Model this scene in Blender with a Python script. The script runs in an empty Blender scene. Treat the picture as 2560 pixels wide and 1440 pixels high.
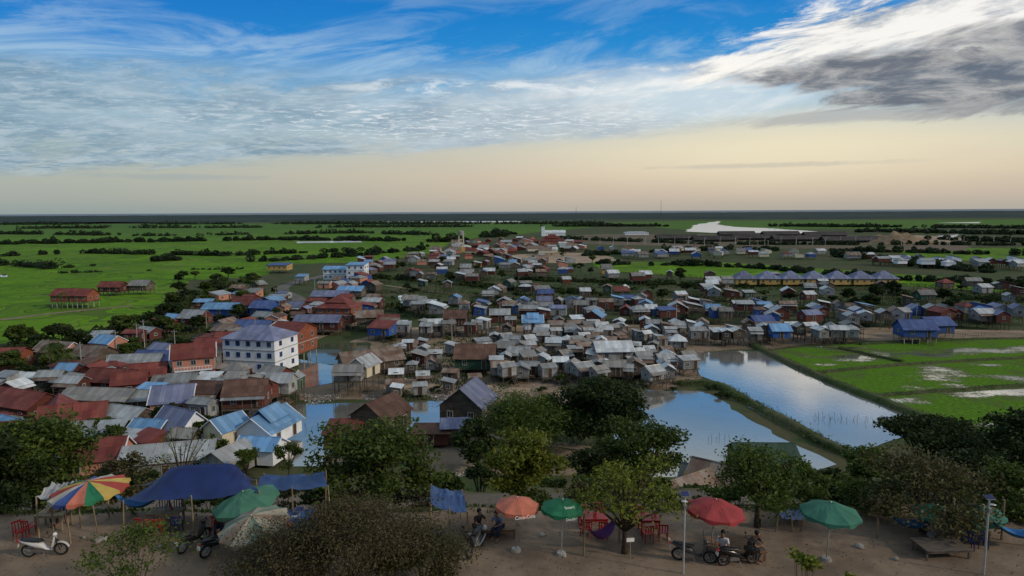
import bpy, math, random
import numpy as np
from mathutils import Vector, Matrix, noise as mn
R=random.Random(7); rs=np.random.RandomState(7)
F=1707.0; CH=38.0; TH=math.atan(192/F); ROLL=0.0055
VR=Vector((1,0,0)); VU=Vector((0,math.sin(TH),math.cos(TH))); VF=Vector((0,math.cos(TH),-math.sin(TH)))
TZ=23.75
def ray(u,v):
    a=u-1280; b=720-v; c=math.cos(ROLL); s=math.sin(ROLL)
    x=a*c+b*s; y=-a*s+b*c
    return VR*(x/F)+VU*(y/F)+VF
# survey helpers: bearing/depression -> place on the level ground, or height at a known distance
def G(u,v,z=0.0):
    d=ray(u,v); t=(z-CH)/d.z
    return (d.x*t,d.y*t)
def ZV(y,u,v):
    d=ray(u,v); t=y/d.y
    return (d.x*t,CH+d.z*t)
def scl(y,z=0): return F/(y*math.cos(TH)+(CH-z)*math.sin(TH))
TY=[-60,0,19,21.5,31.3,43.4,47.8,62,86,96,1e6]; TZs=[60,36.2,25.0,23.8,23.72,17.95,17.85,7.5,.5,0,0]
def terr(x,y): 
    z=float(np.interp(y,TY,TZs))
    if y<90 and not(21.5<y<31.3) and not (43.4<y<47.8): z+= .35*mn.noise(Vector((x*.25,y*.25,0)))*min(1,abs(90-y)/10)
    if 21.5<=y<=31.3: z+=.05*mn.noise(Vector((x*.8,y*.8,3)))
    return z
# ---------------------------------------------------------------- materials
def nt_new(name):
    m=bpy.data.materials.new(name); m.use_nodes=True; nt=m.node_tree
    return m,nt,nt.nodes['Principled BSDF']
def mixc(nt,f,a,b,mode='MIX'):
    n=nt.nodes.new('ShaderNodeMix'); n.data_type='RGBA'; n.blend_type=mode
    for k,val in ((0,f),(6,a),(7,b)):
        if hasattr(val,'is_linked'): nt.links.new(val,n.inputs[k])
        elif k==0: n.inputs[0].default_value=val
        else: n.inputs[k].default_value=(*val,1) if len(val)==3 else val
    return n.outputs[2]
def math_(nt,op,a,b=None,c=None,clamp=False):
    n=nt.nodes.new('ShaderNodeMath'); n.operation=op; n.use_clamp=clamp
    for k,val in enumerate((a,b,c)):
        if val is None: continue
        if hasattr(val,'is_linked'): nt.links.new(val,n.inputs[k])
        else: n.inputs[k].default_value=val
    return n.outputs[0]
def mrange(nt,v,a,b,c=0,d=1,smooth=True):
    n=nt.nodes.new('ShaderNodeMapRange'); n.interpolation_type='SMOOTHSTEP' if smooth else 'LINEAR'
    for k,val in enumerate((v,a,b,c,d)):
        if hasattr(val,'is_linked'): nt.links.new(val,n.inputs[k])
        else: n.inputs[k].default_value=val
    return n.outputs[0]
def noise_(nt,vec,scale,detail=6,rough=.55,dist=0):
    n=nt.nodes.new('ShaderNodeTexNoise'); n.inputs['Scale'].default_value=scale; n.inputs['Detail'].default_value=detail
    n.inputs['Roughness'].default_value=rough; n.inputs['Distortion'].default_value=dist
    nt.links.new(vec,n.inputs['Vector']); return n.outputs[0]
def mapping(nt,vec,sc=(1,1,1),rot=(0,0,0),loc=(0,0,0)):
    n=nt.nodes.new('ShaderNodeMapping'); n.inputs['Scale'].default_value=sc; n.inputs['Rotation'].default_value=rot; n.inputs['Location'].default_value=loc
    nt.links.new(vec,n.inputs['Vector']); return n.outputs[0]
def M(name,c1,c2=None,scale=3,rough=.8,metal=0,coord='Object',pattern=None,psize=(1,2),bump=.2,var=.2,spec=.3,stretch=(1,1,1)):
    m,nt,bs=nt_new(name); c2=c2 or tuple(x*.7 for x in c1)
    if coord=='Object':
        vec=nt.nodes.new('ShaderNodeTexCoord').outputs['Object']
    else: vec=nt.nodes.new('ShaderNodeNewGeometry').outputs['Position']
    oi=nt.nodes.new('ShaderNodeObjectInfo')
    n=noise_(nt,mapping(nt,vec,stretch),scale)
    f=mrange(nt,n,.35,.68); col=mixc(nt,f,c1,c2)
    h=n
    if pattern:
        v2=vec
        if pattern=='wall':
            sp=nt.nodes.new('ShaderNodeSeparateXYZ'); nt.links.new(vec,sp.inputs[0]); cb=nt.nodes.new('ShaderNodeCombineXYZ')
            nt.links.new(math_(nt,'ADD',sp.outputs[0],sp.outputs[1]),cb.inputs[0]); nt.links.new(sp.outputs[2],cb.inputs[1]); v2=cb.outputs[0]
        br=nt.nodes.new('ShaderNodeTexBrick'); nt.links.new(v2,br.inputs['Vector']); br.inputs['Scale'].default_value=1
        br.inputs['Brick Width'].default_value=psize[0]; br.inputs['Row Height'].default_value=psize[1]; br.inputs['Mortar Size'].default_value=.02
        br.inputs['Color1'].default_value=(1.15,1.15,1.15,1); br.inputs['Color2'].default_value=(.76,.76,.76,1); br.inputs['Mortar'].default_value=(.5,.5,.5,1)
        col=mixc(nt,1,col,br.outputs['Color'],'MULTIPLY')
        wv=nt.nodes.new('ShaderNodeTexWave'); nt.links.new(v2,wv.inputs['Vector']); wv.inputs['Scale'].default_value=1.3 if pattern=='roof' else 2
        h=wv.outputs['Fac']
        col=mixc(nt,mrange(nt,h,0,1,.0,.2),col,(0,0,0))
        st=noise_(nt,mapping(nt,vec,(2.2,.5,.5)),1.3,5,.7); col=mixc(nt,mrange(nt,st,.55,.75,0,.38),col,(.07,.055,.045))
    k=mrange(nt,oi.outputs['Random'],0,1,1-var,1+var,False)
    cb=nt.nodes.new('ShaderNodeCombineXYZ'); [nt.links.new(k,cb.inputs[i]) for i in range(3)]
    col=mixc(nt,1,col,cb.outputs[0],'MULTIPLY')
    nt.links.new(col,bs.inputs['Base Color']); bs.inputs['Roughness'].default_value=rough; bs.inputs['Metallic'].default_value=metal
    bs.inputs['Specular IOR Level'].default_value=spec
    if bump:
        bp=nt.nodes.new('ShaderNodeBump'); bp.inputs['Strength'].default_value=bump; bp.inputs['Distance'].default_value=.05
        nt.links.new(h,bp.inputs['Height']); nt.links.new(bp.outputs[0],bs.inputs['Normal'])
    return m
ROOF={
'rust':('rusty corrugated',M('roof_rust',(.17,.095,.065),(.27,.23,.20),.5,.75,.1,pattern='roof',psize=(.9,2.2))),
'red':('dark red',M('roof_red',(.16,.034,.030),(.21,.062,.05),.4,.75,0,pattern='roof',psize=(1.2,1.5))),
'zinc':('grey zinc',M('roof_zinc',(.40,.42,.44),(.29,.29,.29),.5,.45,.25,pattern='roof',psize=(.9,2.4),var=.30)),
'grey':('weathered grey',M('roof_grey',(.21,.215,.22),(.26,.24,.22),.5,.7,.1,pattern='roof',psize=(.9,2.2),var=.28)),
'pale':('pale silver',M('roof_pale',(.66,.70,.74),(.50,.52,.54),.4,.45,.2,pattern='roof',psize=(1,3))),
'blue':('dark blue',M('roof_blue',(.05,.085,.24),(.08,.12,.28),.4,.6,.0,pattern='roof',psize=(1,3))),
'lblue':('light blue',M('roof_light_blue',(.13,.29,.54),(.19,.36,.58),.4,.5,.0,pattern='roof',psize=(1,3))),
'mauve':('slate blue',M('roof_slate_blue',(.14,.16,.28),(.20,.22,.33),.4,.6,.0,pattern='roof',psize=(1,3))),
'green':('dull green',M('roof_green',(.03,.07,.05),(.05,.09,.065),.4,.65,.0,pattern='roof',psize=(1,3))),
'brown':('brown tiled',M('roof_brown',(.10,.05,.038),(.15,.085,.065),.4,.8,0,pattern='roof',psize=(1,1.4))),
'dark':('dark thatch coloured',M('roof_dark',(.040,.034,.034),(.06,.05,.05),.1,.8,0,pattern='roof',psize=(3,5)))}
WALL={
'redwood':('dark red timber',M('wall_red_timber',(.13,.035,.025),(.09,.035,.026),1,.8,pattern='wall',psize=(3,.3))),
'wood':('weathered timber',M('wall_timber',(.14,.11,.085),(.09,.07,.055),1,.9,pattern='wall',psize=(3,.3))),
'zincw':('grey sheet metal',M('wall_zinc',(.34,.355,.37),(.22,.22,.21),.7,.6,.1,pattern='wall',psize=(.9,2),var=.3)),
'bluew':('bright blue painted',M('wall_blue',(.03,.09,.32),(.04,.11,.36),1,.7,pattern='wall',psize=(3,.3))),
'greenw':('green painted timber',M('wall_green',(.03,.08,.05),(.05,.11,.07),1,.8,pattern='wall',psize=(3,.3))),
'white':('white plastered',M('wall_white',(.74,.77,.82),(.62,.65,.7),.6,.7,bump=.02,var=.05)),
'pink':('salmon pink plastered',M('wall_pink',(.50,.22,.15),(.40,.18,.13),.6,.8,bump=.02,var=.08)),
'yellow':('ochre yellow plastered',M('wall_yellow',(.46,.30,.09),(.38,.24,.08),.6,.8,bump=.02,var=.1)),
'cream':('cream plastered',M('wall_cream',(.6,.55,.42),(.5,.45,.34),.6,.8,bump=.02,var=.1)),
'orange':('orange brick',M('wall_orange',(.36,.11,.055),(.26,.08,.045),.6,.8,pattern='wall',psize=(.6,.2))),
'darkw':('dark timber',M('wall_dark',(.05,.04,.035),(.03,.025,.02),1,.9,pattern='wall',psize=(3,.3)))}
m_stilt=M('stilt_timber',(.12,.10,.08),(.06,.05,.042),2,.9)
m_conc=M('concrete_post',(.34,.33,.31),(.25,.24,.22),1,.9)
m_pane=M('window_pane',(.02,.025,.03),(.035,.04,.05),1,.15,spec=.6,bump=0)
m_frame=M('window_frame',(.42,.42,.40),(.3,.3,.29),2,.7)
m_bframe=M('blue_frame',(.05,.12,.4),(.04,.1,.34),2,.6)
m_door=M('door_wood',(.07,.04,.025),(.04,.025,.02),2,.7)
m_bark=M('bark',(.08,.062,.048),(.04,.032,.025),6,.95,bump=.6)
m_metal=M('grey_metal',(.33,.34,.35),(.25,.25,.26),3,.45,.6)
m_whitemetal=M('white_metal',(.5,.51,.52),(.4,.4,.4),3,.5,.1)
m_black=M('black_plastic',(.012,.012,.013),(.02,.02,.02),3,.4,spec=.5,bump=0)
m_rubber=M('rubber',(.015,.015,.015),(.025,.025,.024),8,.9)
m_redp=M('red_plastic',(.36,.02,.015),(.28,.015,.012),2,.4,bump=0,spec=.5)
m_bluep=M('navy_plastic',(.02,.03,.12),(.015,.02,.09),2,.45,bump=0)
m_plank=M('plank_wood',(.24,.14,.08),(.15,.09,.05),3,.7,stretch=(1,6,1))
m_bamboo=M('bamboo_pole',(.28,.22,.14),(.18,.14,.09),4,.7)
m_skin=M('skin',(.30,.16,.10),(.27,.14,.09),5,.6,bump=0,var=.1)
m_hair=M('hair',(.01,.009,.008),(.015,.012,.01),10,.6,bump=0)
def leafmat(name,c1,c2,c3,ss=.6):
    m,nt,bs=nt_new(name)
    g=nt.nodes.new('ShaderNodeNewGeometry'); oi=nt.nodes.new('ShaderNodeObjectInfo')
    n=noise_(nt,g.outputs['Position'],ss,2)
    col=mixc(nt,mrange(nt,n,.38,.62),c1,c2); col=mixc(nt,math_(nt,'MULTIPLY',g.outputs['Random Per Island'],.8),col,c3)
    k=mrange(nt,oi.outputs['Random'],0,1,.8,1.2,False); cb=nt.nodes.new('ShaderNodeCombineXYZ'); [nt.links.new(k,cb.inputs[i]) for i in range(3)]
    col=mixc(nt,1,col,cb.outputs[0],'MULTIPLY')
    nt.links.new(col,bs.inputs['Base Color']); bs.inputs['Roughness'].default_value=.55; bs.inputs['Specular IOR Level'].default_value=.2
    tr=nt.nodes.new('ShaderNodeBsdfTranslucent'); nt.links.new(col,tr.inputs[0]); mx=nt.nodes.new('ShaderNodeMixShader'); mx.inputs[0].default_value=.3
    nt.links.new(bs.outputs[0],mx.inputs[1]); nt.links.new(tr.outputs[0],mx.inputs[2]); nt.links.new(mx.outputs[0],nt.nodes['Material Output'].inputs[0])
    return m
L_dark=leafmat('foliage_dark',(.030,.052,.013),(.046,.070,.016),(.014,.026,.008))
L_mid=leafmat('foliage_green',(.070,.108,.019),(.100,.138,.022),(.030,.052,.012))
L_yel=leafmat('foliage_yellow_green',(.16,.19,.022),(.20,.215,.026),(.07,.095,.015))
L_dry=leafmat('foliage_dry_brown',(.125,.100,.050),(.105,.10,.04),(.06,.042,.026),1.2)
L_drl=leafmat('foliage_dry_olive',(.095,.10,.032),(.12,.10,.042),(.045,.042,.018),1.0)
L_far=leafmat('foliage_distant',(.024,.043,.019),(.034,.055,.019),(.015,.028,.013),.02)
L_grass=leafmat('grass_blades',(.065,.11,.024),(.09,.11,.037),(.032,.06,.019),.3)
def tarpmat(name,c,rough=.5): return M(name,c,tuple(x*.7 for x in c),1.2,rough,bump=.4,var=.05)
# ---------------------------------------------------------------- mesh tools
SC=bpy.context.scene.collection
def link(o,parent=None,loc=(0,0,0),rot=(0,0,0)):
    SC.objects.link(o); o.location=loc; o.rotation_euler=rot
    if parent is not None: o.parent=parent
    return o
def top(o,label,cat,group=None,kind=None):
    o['label']=label; o['category']=cat
    if group:o['group']=group
    if kind:o['kind']=kind
    return o
def empty(name,loc,rz=0,label='',cat='',group=None,rot=None):
    o=bpy.data.objects.new(name,None); o.empty_display_size=.3; link(o,None,loc,rot or (0,0,rz)); return top(o,label,cat,group)
class B:
    def __init__(s): s.v=[];s.f=[];s.m=[]
    def add(s,vs,fs,mi=0):
        n=len(s.v); s.v+= [tuple(p) for p in vs]; s.f+=[tuple(i+n for i in f) for f in fs]; s.m+=[mi]*len(fs); return s
    def box(s,c,d,mi=0,rot=None):
        x,y,z=[k/2 for k in d]; vs=[Vector((a,b,e)) for a in(-x,x) for b in(-y,y) for e in(-z,z)]
        if rot: 
            mt=Matrix.Rotation(rot[0],3,'X') if len(rot)==1 else (Matrix.Rotation(rot[2],3,'Z')@Matrix.Rotation(rot[1],3,'Y')@Matrix.Rotation(rot[0],3,'X')); vs=[mt@p for p in vs]
        vs=[p+Vector(c) for p in vs]
        return s.add(vs,[(0,1,3,2),(4,6,7,5),(0,4,5,1),(2,3,7,6),(0,2,6,4),(1,5,7,3)],mi)
    def tube(s,pts,rad,n=6,mi=0):
        pts=[Vector(p) for p in pts]; rad=rad if hasattr(rad,'__len__') else [rad]*len(pts); vs=[];fs=[]
        for i,p in enumerate(pts):
            d=(pts[min(i+1,len(pts)-1)]-pts[max(i-1,0)]); d=d.normalized() if d.length>1e-9 else Vector((0,0,1))
            a=d.orthogonal().normalized() if i==0 else (pa-d*pa.dot(d)).normalized()
            pa=a; b=d.cross(a)
            for k in range(n):
                t=2*math.pi*k/n; vs.append(p+(a*math.cos(t)+b*math.sin(t))*rad[i])
        for i in range(len(pts)-1):
            for k in range(n): k2=(k+1)%n; fs.append((i*n+k,i*n+k2,(i+1)*n+k2,(i+1)*n+k))
        fs.append(tuple(range(n))[::-1]); fs.append(tuple((len(pts)-1)*n+k for k in range(n)))
        return s.add(vs,fs,mi)
    def loft(s,secs,n=10,mi=0):   # (x,y,z,ry,rz) sections along x
        vs=[];fs=[]
        for (x,y,z,ry,rz) in secs:
            for k in range(n):
                t=2*math.pi*k/n; vs.append((x,y+ry*math.cos(t),z+rz*math.sin(t)))
        for i in range(len(secs)-1):
            for k in range(n): k2=(k+1)%n; fs.append((i*n+k,i*n+k2,(i+1)*n+k2,(i+1)*n+k))
        fs.append(tuple(range(n))[::-1]); fs.append(tuple((len(secs)-1)*n+k for k in range(n)))
        return s.add(vs,fs,mi)
    def torus(s,c,Rr,r,n=22,k=8,mi=0):   # axis = Y
        vs=[];fs=[]
        for i in range(n):
            a=2*math.pi*i/n
            for j in range(k):
                b=2*math.pi*j/k; q=Rr+r*math.cos(b); vs.append((c[0]+q*math.cos(a),c[1]+r*math.sin(b),c[2]+q*math.sin(a)))
        for i in range(n):
            for j in range(k): i2=(i+1)%n;j2=(j+1)%k; fs.append((i*k+j,i*k+j2,i2*k+j2,i2*k+j))
        return s.add(vs,fs,mi)
    def mesh(s,name,mats,smooth=False):
        me=bpy.data.meshes.new(name); me.from_pydata(s.v,[],s.f); [me.materials.append(m) for m in mats]
        me.polygons.foreach_set('material_index',s.m)
        if smooth: me.polygons.foreach_set('use_smooth',[True]*len(s.f))
        me.update(); return me
    def obj(s,name,mats,parent=None,loc=(0,0,0),rot=(0,0,0),smooth=False):
        return link(bpy.data.objects.new(name,s.mesh(name,mats,smooth)),parent,loc,rot)
def leafmesh(name,C,size,mat,aspect=.5,sj=.4,up=0):
    N=len(C); a=rs.normal(size=(N,3)); a[:,2]*=(.6 if up==0 else 1); a+=np.array([0,0,up]); a/=np.linalg.norm(a,axis=1)[:,None]
    b=np.cross(a,rs.normal(size=(N,3))); b/=np.linalg.norm(b,axis=1)[:,None]
    s=(size*(1+sj*rs.uniform(-1,1,N)))[:,None]
    V=np.stack([C-a*s,C+b*s*aspect,C+a*s,C-b*s*aspect],1).reshape(-1,3).astype(np.float32)
    me=bpy.data.meshes.new(name); me.vertices.add(N*4); me.vertices.foreach_set('co',V.ravel()); me.loops.add(N*4); me.loops.foreach_set('vertex_index',np.arange(N*4,dtype=np.int32))
    me.polygons.add(N); me.polygons.foreach_set('loop_start',np.arange(0,N*4,4,dtype=np.int32)); me.update(calc_edges=True); me.materials.append(mat); return me
# ---------------------------------------------------------------- sky
w=bpy.data.worlds.new("World"); bpy.context.scene.world=w; w.use_nodes=True; nt=w.node_tree; nt.nodes.clear()
out=nt.nodes.new('ShaderNodeOutputWorld'); bg=nt.nodes.new('ShaderNodeBackground'); nt.links.new(bg.outputs[0],out.inputs[0])
SUN_EL=math.radians(26); SUN_AZ=math.radians(112)   # azimuth clockwise from +Y
gen=nt.nodes.new('ShaderNodeTexCoord').outputs['Generated']; sp=nt.nodes.new('ShaderNodeSeparateXYZ'); nt.links.new(gen,sp.inputs[0]); X,Y,Z=sp.outputs
mm=lambda *a,**k: math_(nt,*a,**k)
az=mm('ARCTAN2',X,Y); el=mm('MAXIMUM',Z,0.0); zc=mm('ADD',el,.10)
cb=nt.nodes.new('ShaderNodeCombineXYZ'); nt.links.new(mm('DIVIDE',X,zc),cb.inputs[0]); nt.links.new(mm('DIVIDE',Y,zc),cb.inputs[1]); P=cb.outputs[0]
cb=nt.nodes.new('ShaderNodeCombineXYZ'); nt.links.new(az,cb.inputs[0]); nt.links.new(mm('SUBTRACT',mm('MULTIPLY',el,2.4),mm('MULTIPLY',az,.30)),cb.inputs[1]); S=cb.outputs[0]
n1=noise_(nt,P,.8,7,.62,.4); n2=noise_(nt,mapping(nt,P,(1.3,1.5,1),(0,0,.35)),2.4,7,.70,.4); n3=noise_(nt,mapping(nt,S,(2.6,6.0,1)),1.6,8,.64,.7); n4=noise_(nt,mapping(nt,S,(4.5,9,1)),1.4,8,.68,.45)
n7=noise_(nt,mapping(nt,S,(3.0,6,1),loc=(3,1,0)),1.5,7,.64,.6)
rip=noise_(nt,mapping(nt,P,(2.4,4.0,1),(0,0,-.45)),4.4,4,.65,.5)
ramp=nt.nodes.new('ShaderNodeValToRGB'); nt.links.new(el,ramp.inputs[0]); cr=ramp.color_ramp
stops=[(0,(.42,.39,.34)),(.02,(.55,.46,.37)),(.05,(.63,.52,.40)),(.085,(.60,.56,.46)),(.13,(.37,.51,.59)),(.17,(.12,.37,.63)),(.215,(.015,.25,.62)),(.275,(.003,.19,.56)),(.305,(.13,.28,.50)),(.36,(.38,.43,.48)),(1,(.42,.44,.46))]
while len(cr.elements)<len(stops): cr.elements.new(.5)
for e,(p,c) in zip(cr.elements,stops): e.position=p; e.color=(*c,1)
sk=ramp.outputs[0]
lf=mrange(nt,az,-.65,.15,1,0)
sk=mixc(nt,mm('MULTIPLY',lf,.9),sk,mixc(nt,1,sk,(.60,.82,.95),'MULTIPLY'))
def blob(a0,e0,ra,re,nz,amp=.8,lo=0,hi=.6):
    d=mm('SQRT',mm('ADD',mm('POWER',mm('ABSOLUTE',mm('DIVIDE',mm('SUBTRACT',az,a0),ra)),2),mm('POWER',mm('ABSOLUTE',mm('DIVIDE',mm('SUBTRACT',el,e0),re)),2)))
    q=mm('ADD',mm('SUBTRACT',1,d),mm('MULTIPLY',mm('SUBTRACT',nz,.5),amp*2))
    return mrange(nt,q,lo,hi)
gl_=blob(.38,.085,.50,.08,n3,.12,0,1.0); sk=mixc(nt,mm('MULTIPLY',gl_,.75),sk,(.88,.78,.54))
# wisps in the blue with gaps
ci=mm('MULTIPLY',mrange(nt,n3,.43,.66),mrange(nt,el,.09,.14)); ci=mm('MULTIPLY',ci,mrange(nt,el,.19,.27,1,.30))
sk=mixc(nt,mm('MULTIPLY',ci,.62),sk,mixc(nt,n2,(.34,.54,.70),(.62,.72,.78)))
# rippled stratus sheet
elow=mm('ADD',mm('ADD',.046,mm('MULTIPLY',mm('ADD',az,.64),.074)),mm('MULTIPLY',mm('SUBTRACT',n3,.5),.05))
ma=mrange(nt,mm('SUBTRACT',el,elow),-.006,.012); ma=mm('MULTIPLY',ma,mrange(nt,mm('ADD',el,mm('MULTIPLY',mm('SUBTRACT',n3,.5),.19)),.145,.215,1,0)); ma=mm('MULTIPLY',ma,mrange(nt,az,.10,.40,1,0))
ca=mixc(nt,mrange(nt,n1,.38,.62),(.15,.26,.36),(.30,.42,.51)); ca=mixc(nt,mrange(nt,n2,.44,.64,0,.75),ca,(.46,.56,.63)); ca=mixc(nt,mrange(nt,rip,.48,.70,0,.55),ca,(.52,.60,.66)); ca=mixc(nt,mrange(nt,az,-.45,.2,0,.55),ca,(.62,.66,.69))
brk=mrange(nt,n7,.66,.50,.35,1)
sk=mixc(nt,mm('MULTIPLY',mm('MULTIPLY',ma,.92),brk),sk,ca)
# luminous veil right of centre, bright ragged bars
mb=blob(.26,.160,.34,.050,n4,.60,0,.85); sk=mixc(nt,mm('MULTIPLY',mb,.88),sk,mixc(nt,mrange(nt,n7,.36,.62),(.58,.69,.76),(.98,.96,.91)))
sl=mm('MULTIPLY',blob(-.06,.125,.46,.032,n3,.5),mrange(nt,rip,.50,.66)); sk=mixc(nt,mm('MULTIPLY',sl,.6),sk,(.82,.85,.86))
sl=mm('MULTIPLY',blob(.02,.172,.30,.016,n4,.7),mrange(nt,n2,.46,.62)); sk=mixc(nt,mm('MULTIPLY',sl,.7),sk,(.85,.87,.88))
# layered heavy cloud, upper right, with warm sunlit rim trailing down and to the left
mw=mm('MAXIMUM',blob(.60,.212,.30,.055,n4,1.0,0,.35),blob(.44,.185,.26,.030,n4,1.0,0,.4)); sk=mixc(nt,mm('MULTIPLY',mw,.94),sk,mixc(nt,mrange(nt,n4,.38,.58),(.40,.43,.46),(.99,.95,.88)))
md=mm('MAXIMUM',mm('MAXIMUM',blob(.63,.150,.24,.045,n4,1.0,0,.4),blob(.50,.168,.20,.028,n7,1.0,0,.4)),mm('MULTIPLY',blob(.66,.195,.16,.022,n7,1.0,0,.5),.85)); sk=mixc(nt,mm('MULTIPLY',md,.94),sk,mixc(nt,mrange(nt,n2,.38,.66),(.115,.13,.165),(.42,.41,.40)))
mt_=mm('MULTIPLY',blob(.50,.118,.26,.012,n4,1.0,0,.5),.6); sk=mixc(nt,mt_,sk,(.36,.36,.37))
mf=mm('MULTIPLY',blob(.33,.060,.20,.005,n4,1.1),.35); sk=mixc(nt,mf,sk,(.38,.37,.38))
mf=mm('MULTIPLY',blob(-.45,.047,.16,.006,n4,1.1),.4); sk=mixc(nt,mf,sk,(.28,.35,.40))
ns=nt.nodes.new('ShaderNodeTexSky'); ns.sky_type='NISHITA'; ns.sun_disc=False; ns.sun_elevation=SUN_EL; ns.sun_rotation=SUN_AZ
sc_=mixc(nt,1,ns.outputs[0],(.005,.005,.005),'MULTIPLY')
sk=mixc(nt,1,sk,sc_,'ADD')
nt.links.new(sk,bg.inputs[0]); bg.inputs[1].default_value=1.0
sd=bpy.data.lights.new('sun','SUN'); sd.energy=1.9; sd.angle=math.radians(4); sd.color=(1,.85,.66)
so=bpy.data.objects.new('sun',sd); SC.objects.link(so)
dv=Vector((math.sin(SUN_AZ)*math.cos(SUN_EL),math.cos(SUN_AZ)*math.cos(SUN_EL),math.sin(SUN_EL))); so.rotation_euler=dv.to_track_quat('Z','Y').to_euler(); so.location=(60,-40,80)
# camera
cd=bpy.data.cameras.new('camera'); cd.sensor_width=36; cd.lens=F/2560*36; cd.clip_end=120000; cd.clip_start=.2
co=bpy.data.objects.new('camera',cd); SC.objects.link(co); c,s=math.cos(ROLL),math.sin(ROLL)
Xc=VR*c-VU*s; Yc=VR*s+VU*c; Zc=-VF
co.matrix_world=Matrix(((Xc.x,Yc.x,Zc.x,0),(Xc.y,Yc.y,Zc.y,0),(Xc.z,Yc.z,Zc.z,CH),(0,0,0,1))); bpy.context.scene.camera=co
bpy.context.scene.view_settings.view_transform='Standard'
# ---------------------------------------------------------------- ground
def groundmat(name,cols,scales=(.02,.12,1.2),rough=.95,bump=.3,spec=.1,thr=(.42,.58)):
    m,nt,bs=nt_new(name); g=nt.nodes.new('ShaderNodeNewGeometry').outputs['Position']
    a=noise_(nt,g,scales[0],5); b=noise_(nt,g,scales[1],6,.65); c=noise_(nt,g,scales[2],6,.7)
    col=mixc(nt,mrange(nt,a,*thr),cols[0],cols[1]); col=mixc(nt,mrange(nt,b,.5,.64),col,cols[2]); col=mixc(nt,mrange(nt,c,.5,.75),col,cols[3])
    nt.links.new(col,bs.inputs['Base Color']); bs.inputs['Roughness'].default_value=rough; bs.inputs['Specular IOR Level'].default_value=spec
    bp=nt.nodes.new('ShaderNodeBump'); bp.inputs['Strength'].default_value=bump; bp.inputs['Distance'].default_value=.15; nt.links.new(c,bp.inputs['Height']); nt.links.new(bp.outputs[0],bs.inputs['Normal'])
    return m,nt,bs,g,col
m_ground,nt,bs,g,col=groundmat('ground_soil',[(.050,.075,.027),(.078,.076,.040),(.034,.060,.020),(.105,.09,.055)],(.03,.15,1.1))
sp=nt.nodes.new('ShaderNodeSeparateXYZ'); nt.links.new(g,sp.inputs[0])
nn=noise_(nt,g,.45,8,.7); n5=noise_(nt,g,5,6,.75); n8=noise_(nt,g,24,3,.7); sand=mixc(nt,mrange(nt,nn,.34,.66),(.25,.185,.135),(.15,.112,.085)); sand=mixc(nt,mrange(nt,n5,.55,.72,0,.8),sand,(.095,.075,.055)); sand=mixc(nt,mrange(nt,n8,.58,.75,0,.6),sand,(.32,.27,.21))
col=mixc(nt,mrange(nt,sp.outputs[2],16.0,22.9),col,sand); 
nt.links.new(col,bs.inputs['Base Color'])
xs=sorted(set([-60000,-20000,-6000,-2000,-700,-300,-150,-100]+list(np.arange(-70,71,1.4))+[100,150,300,700,2000,6000,20000,60000]))
ys=sorted(set([-200,-60,-20,-8]+list(np.arange(0,100,1.0))+[21.5,31.3,43.4,47.8,110,130,160,220,320,500,900,2000,5000,10000,20000,60000]))
b=B(); nx=len(xs)
for y in ys:
    for x in xs: b.v.append((x,y,terr(x,y) if y>-60 else 60))
for j in range(len(ys)-1):
    for i in range(nx-1): b.f.append((j*nx+i,j*nx+i+1,(j+1)*nx+i+1,(j+1)*nx+i)); b.m.append(0)
gr=b.obj('ground',[m_ground],smooth=True); top(gr,'sandy terrace falling to a scrubby village plain','ground',kind='structure')
def inpoly(p,poly):
    x,y=p; r=False; j=len(poly)-1
    for i in range(len(poly)):
        a,b_=poly[i],poly[j]
        if (a[1]>y)!=(b_[1]>y) and x<(b_[0]-a[0])*(y-a[1])/(b_[1]-a[1])+a[0]: r=not r
        j=i
    return r
def sheet(name,px,z,mat,label,cat,jit=.35,step=None,kind='structure'):
    W=[Vector((*G(u,v),0)) for u,v in px]; pts=[]
    for i,p in enumerate(W):
        q=W[(i+1)%len(W)]; st=step or max(1.5,min(p.y,q.y)/60); n=max(1,min(120,int((q-p).length/st)))
        for k in range(n):
            r=p.lerp(q,k/n); j=st*jit; o=mn.noise_vector(r*(.35/st)); pts.append((r.x+o.x*j*2,r.y+o.y*j*2,z))
    me=bpy.data.meshes.new(name); me.from_pydata(pts,[],[tuple(range(len(pts)))]); me.materials.append(mat)
    if me.polygons[0].normal.z<0: me.flip_normals()
    o=link(bpy.data.objects.new(name,me)); top(o,label,cat,kind=kind); return [(p[0],p[1]) for p in pts]
def chaikin(P,n=2):
    for _ in range(n):
        Q=[P[0]]
        for a,b_ in zip(P,P[1:]): Q+=[a.lerp(b_,.25),a.lerp(b_,.75)]
        P=Q+[P[-1]]
    return P
def ribbon(name,px,width,z,mat,label,cat,h=0,zp=0,jit=0,kind='structure'):
    P=chaikin([Vector((*G(u,v,zp),0)) for u,v in px],3); b=B(); prof=[(-.5,0),(.5,0)] if h==0 else [(-.5,-.05),(-.32,.75),(-.1,1),(.15,.95),(.33,.7),(.5,-.05)]
    for i,p in enumerate(P):
        d=(P[min(i+1,len(P)-1)]-P[max(0,i-1)]).normalized(); n=Vector((-d.y,d.x,0))
        for (a,hh) in prof:
            wj=1+jit*mn.noise(Vector((p.x*.2,p.y*.2,a*9))); q=p+n*a*width*wj; b.v.append((q.x,q.y,z+h*hh*wj))
    k=len(prof)
    for i in range(len(P)-1):
        for j in range(k-1): b.f.append((i*k+j,i*k+j+1,(i+1)*k+j+1,(i+1)*k+j)); b.m.append(0)
    me=b.mesh(name,[mat],h>0); 
    if me.polygons[0].normal.z<0: me.flip_normals()
    o=link(bpy.data.objects.new(name,me)); top(o,label,cat,kind=kind); return P
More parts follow.
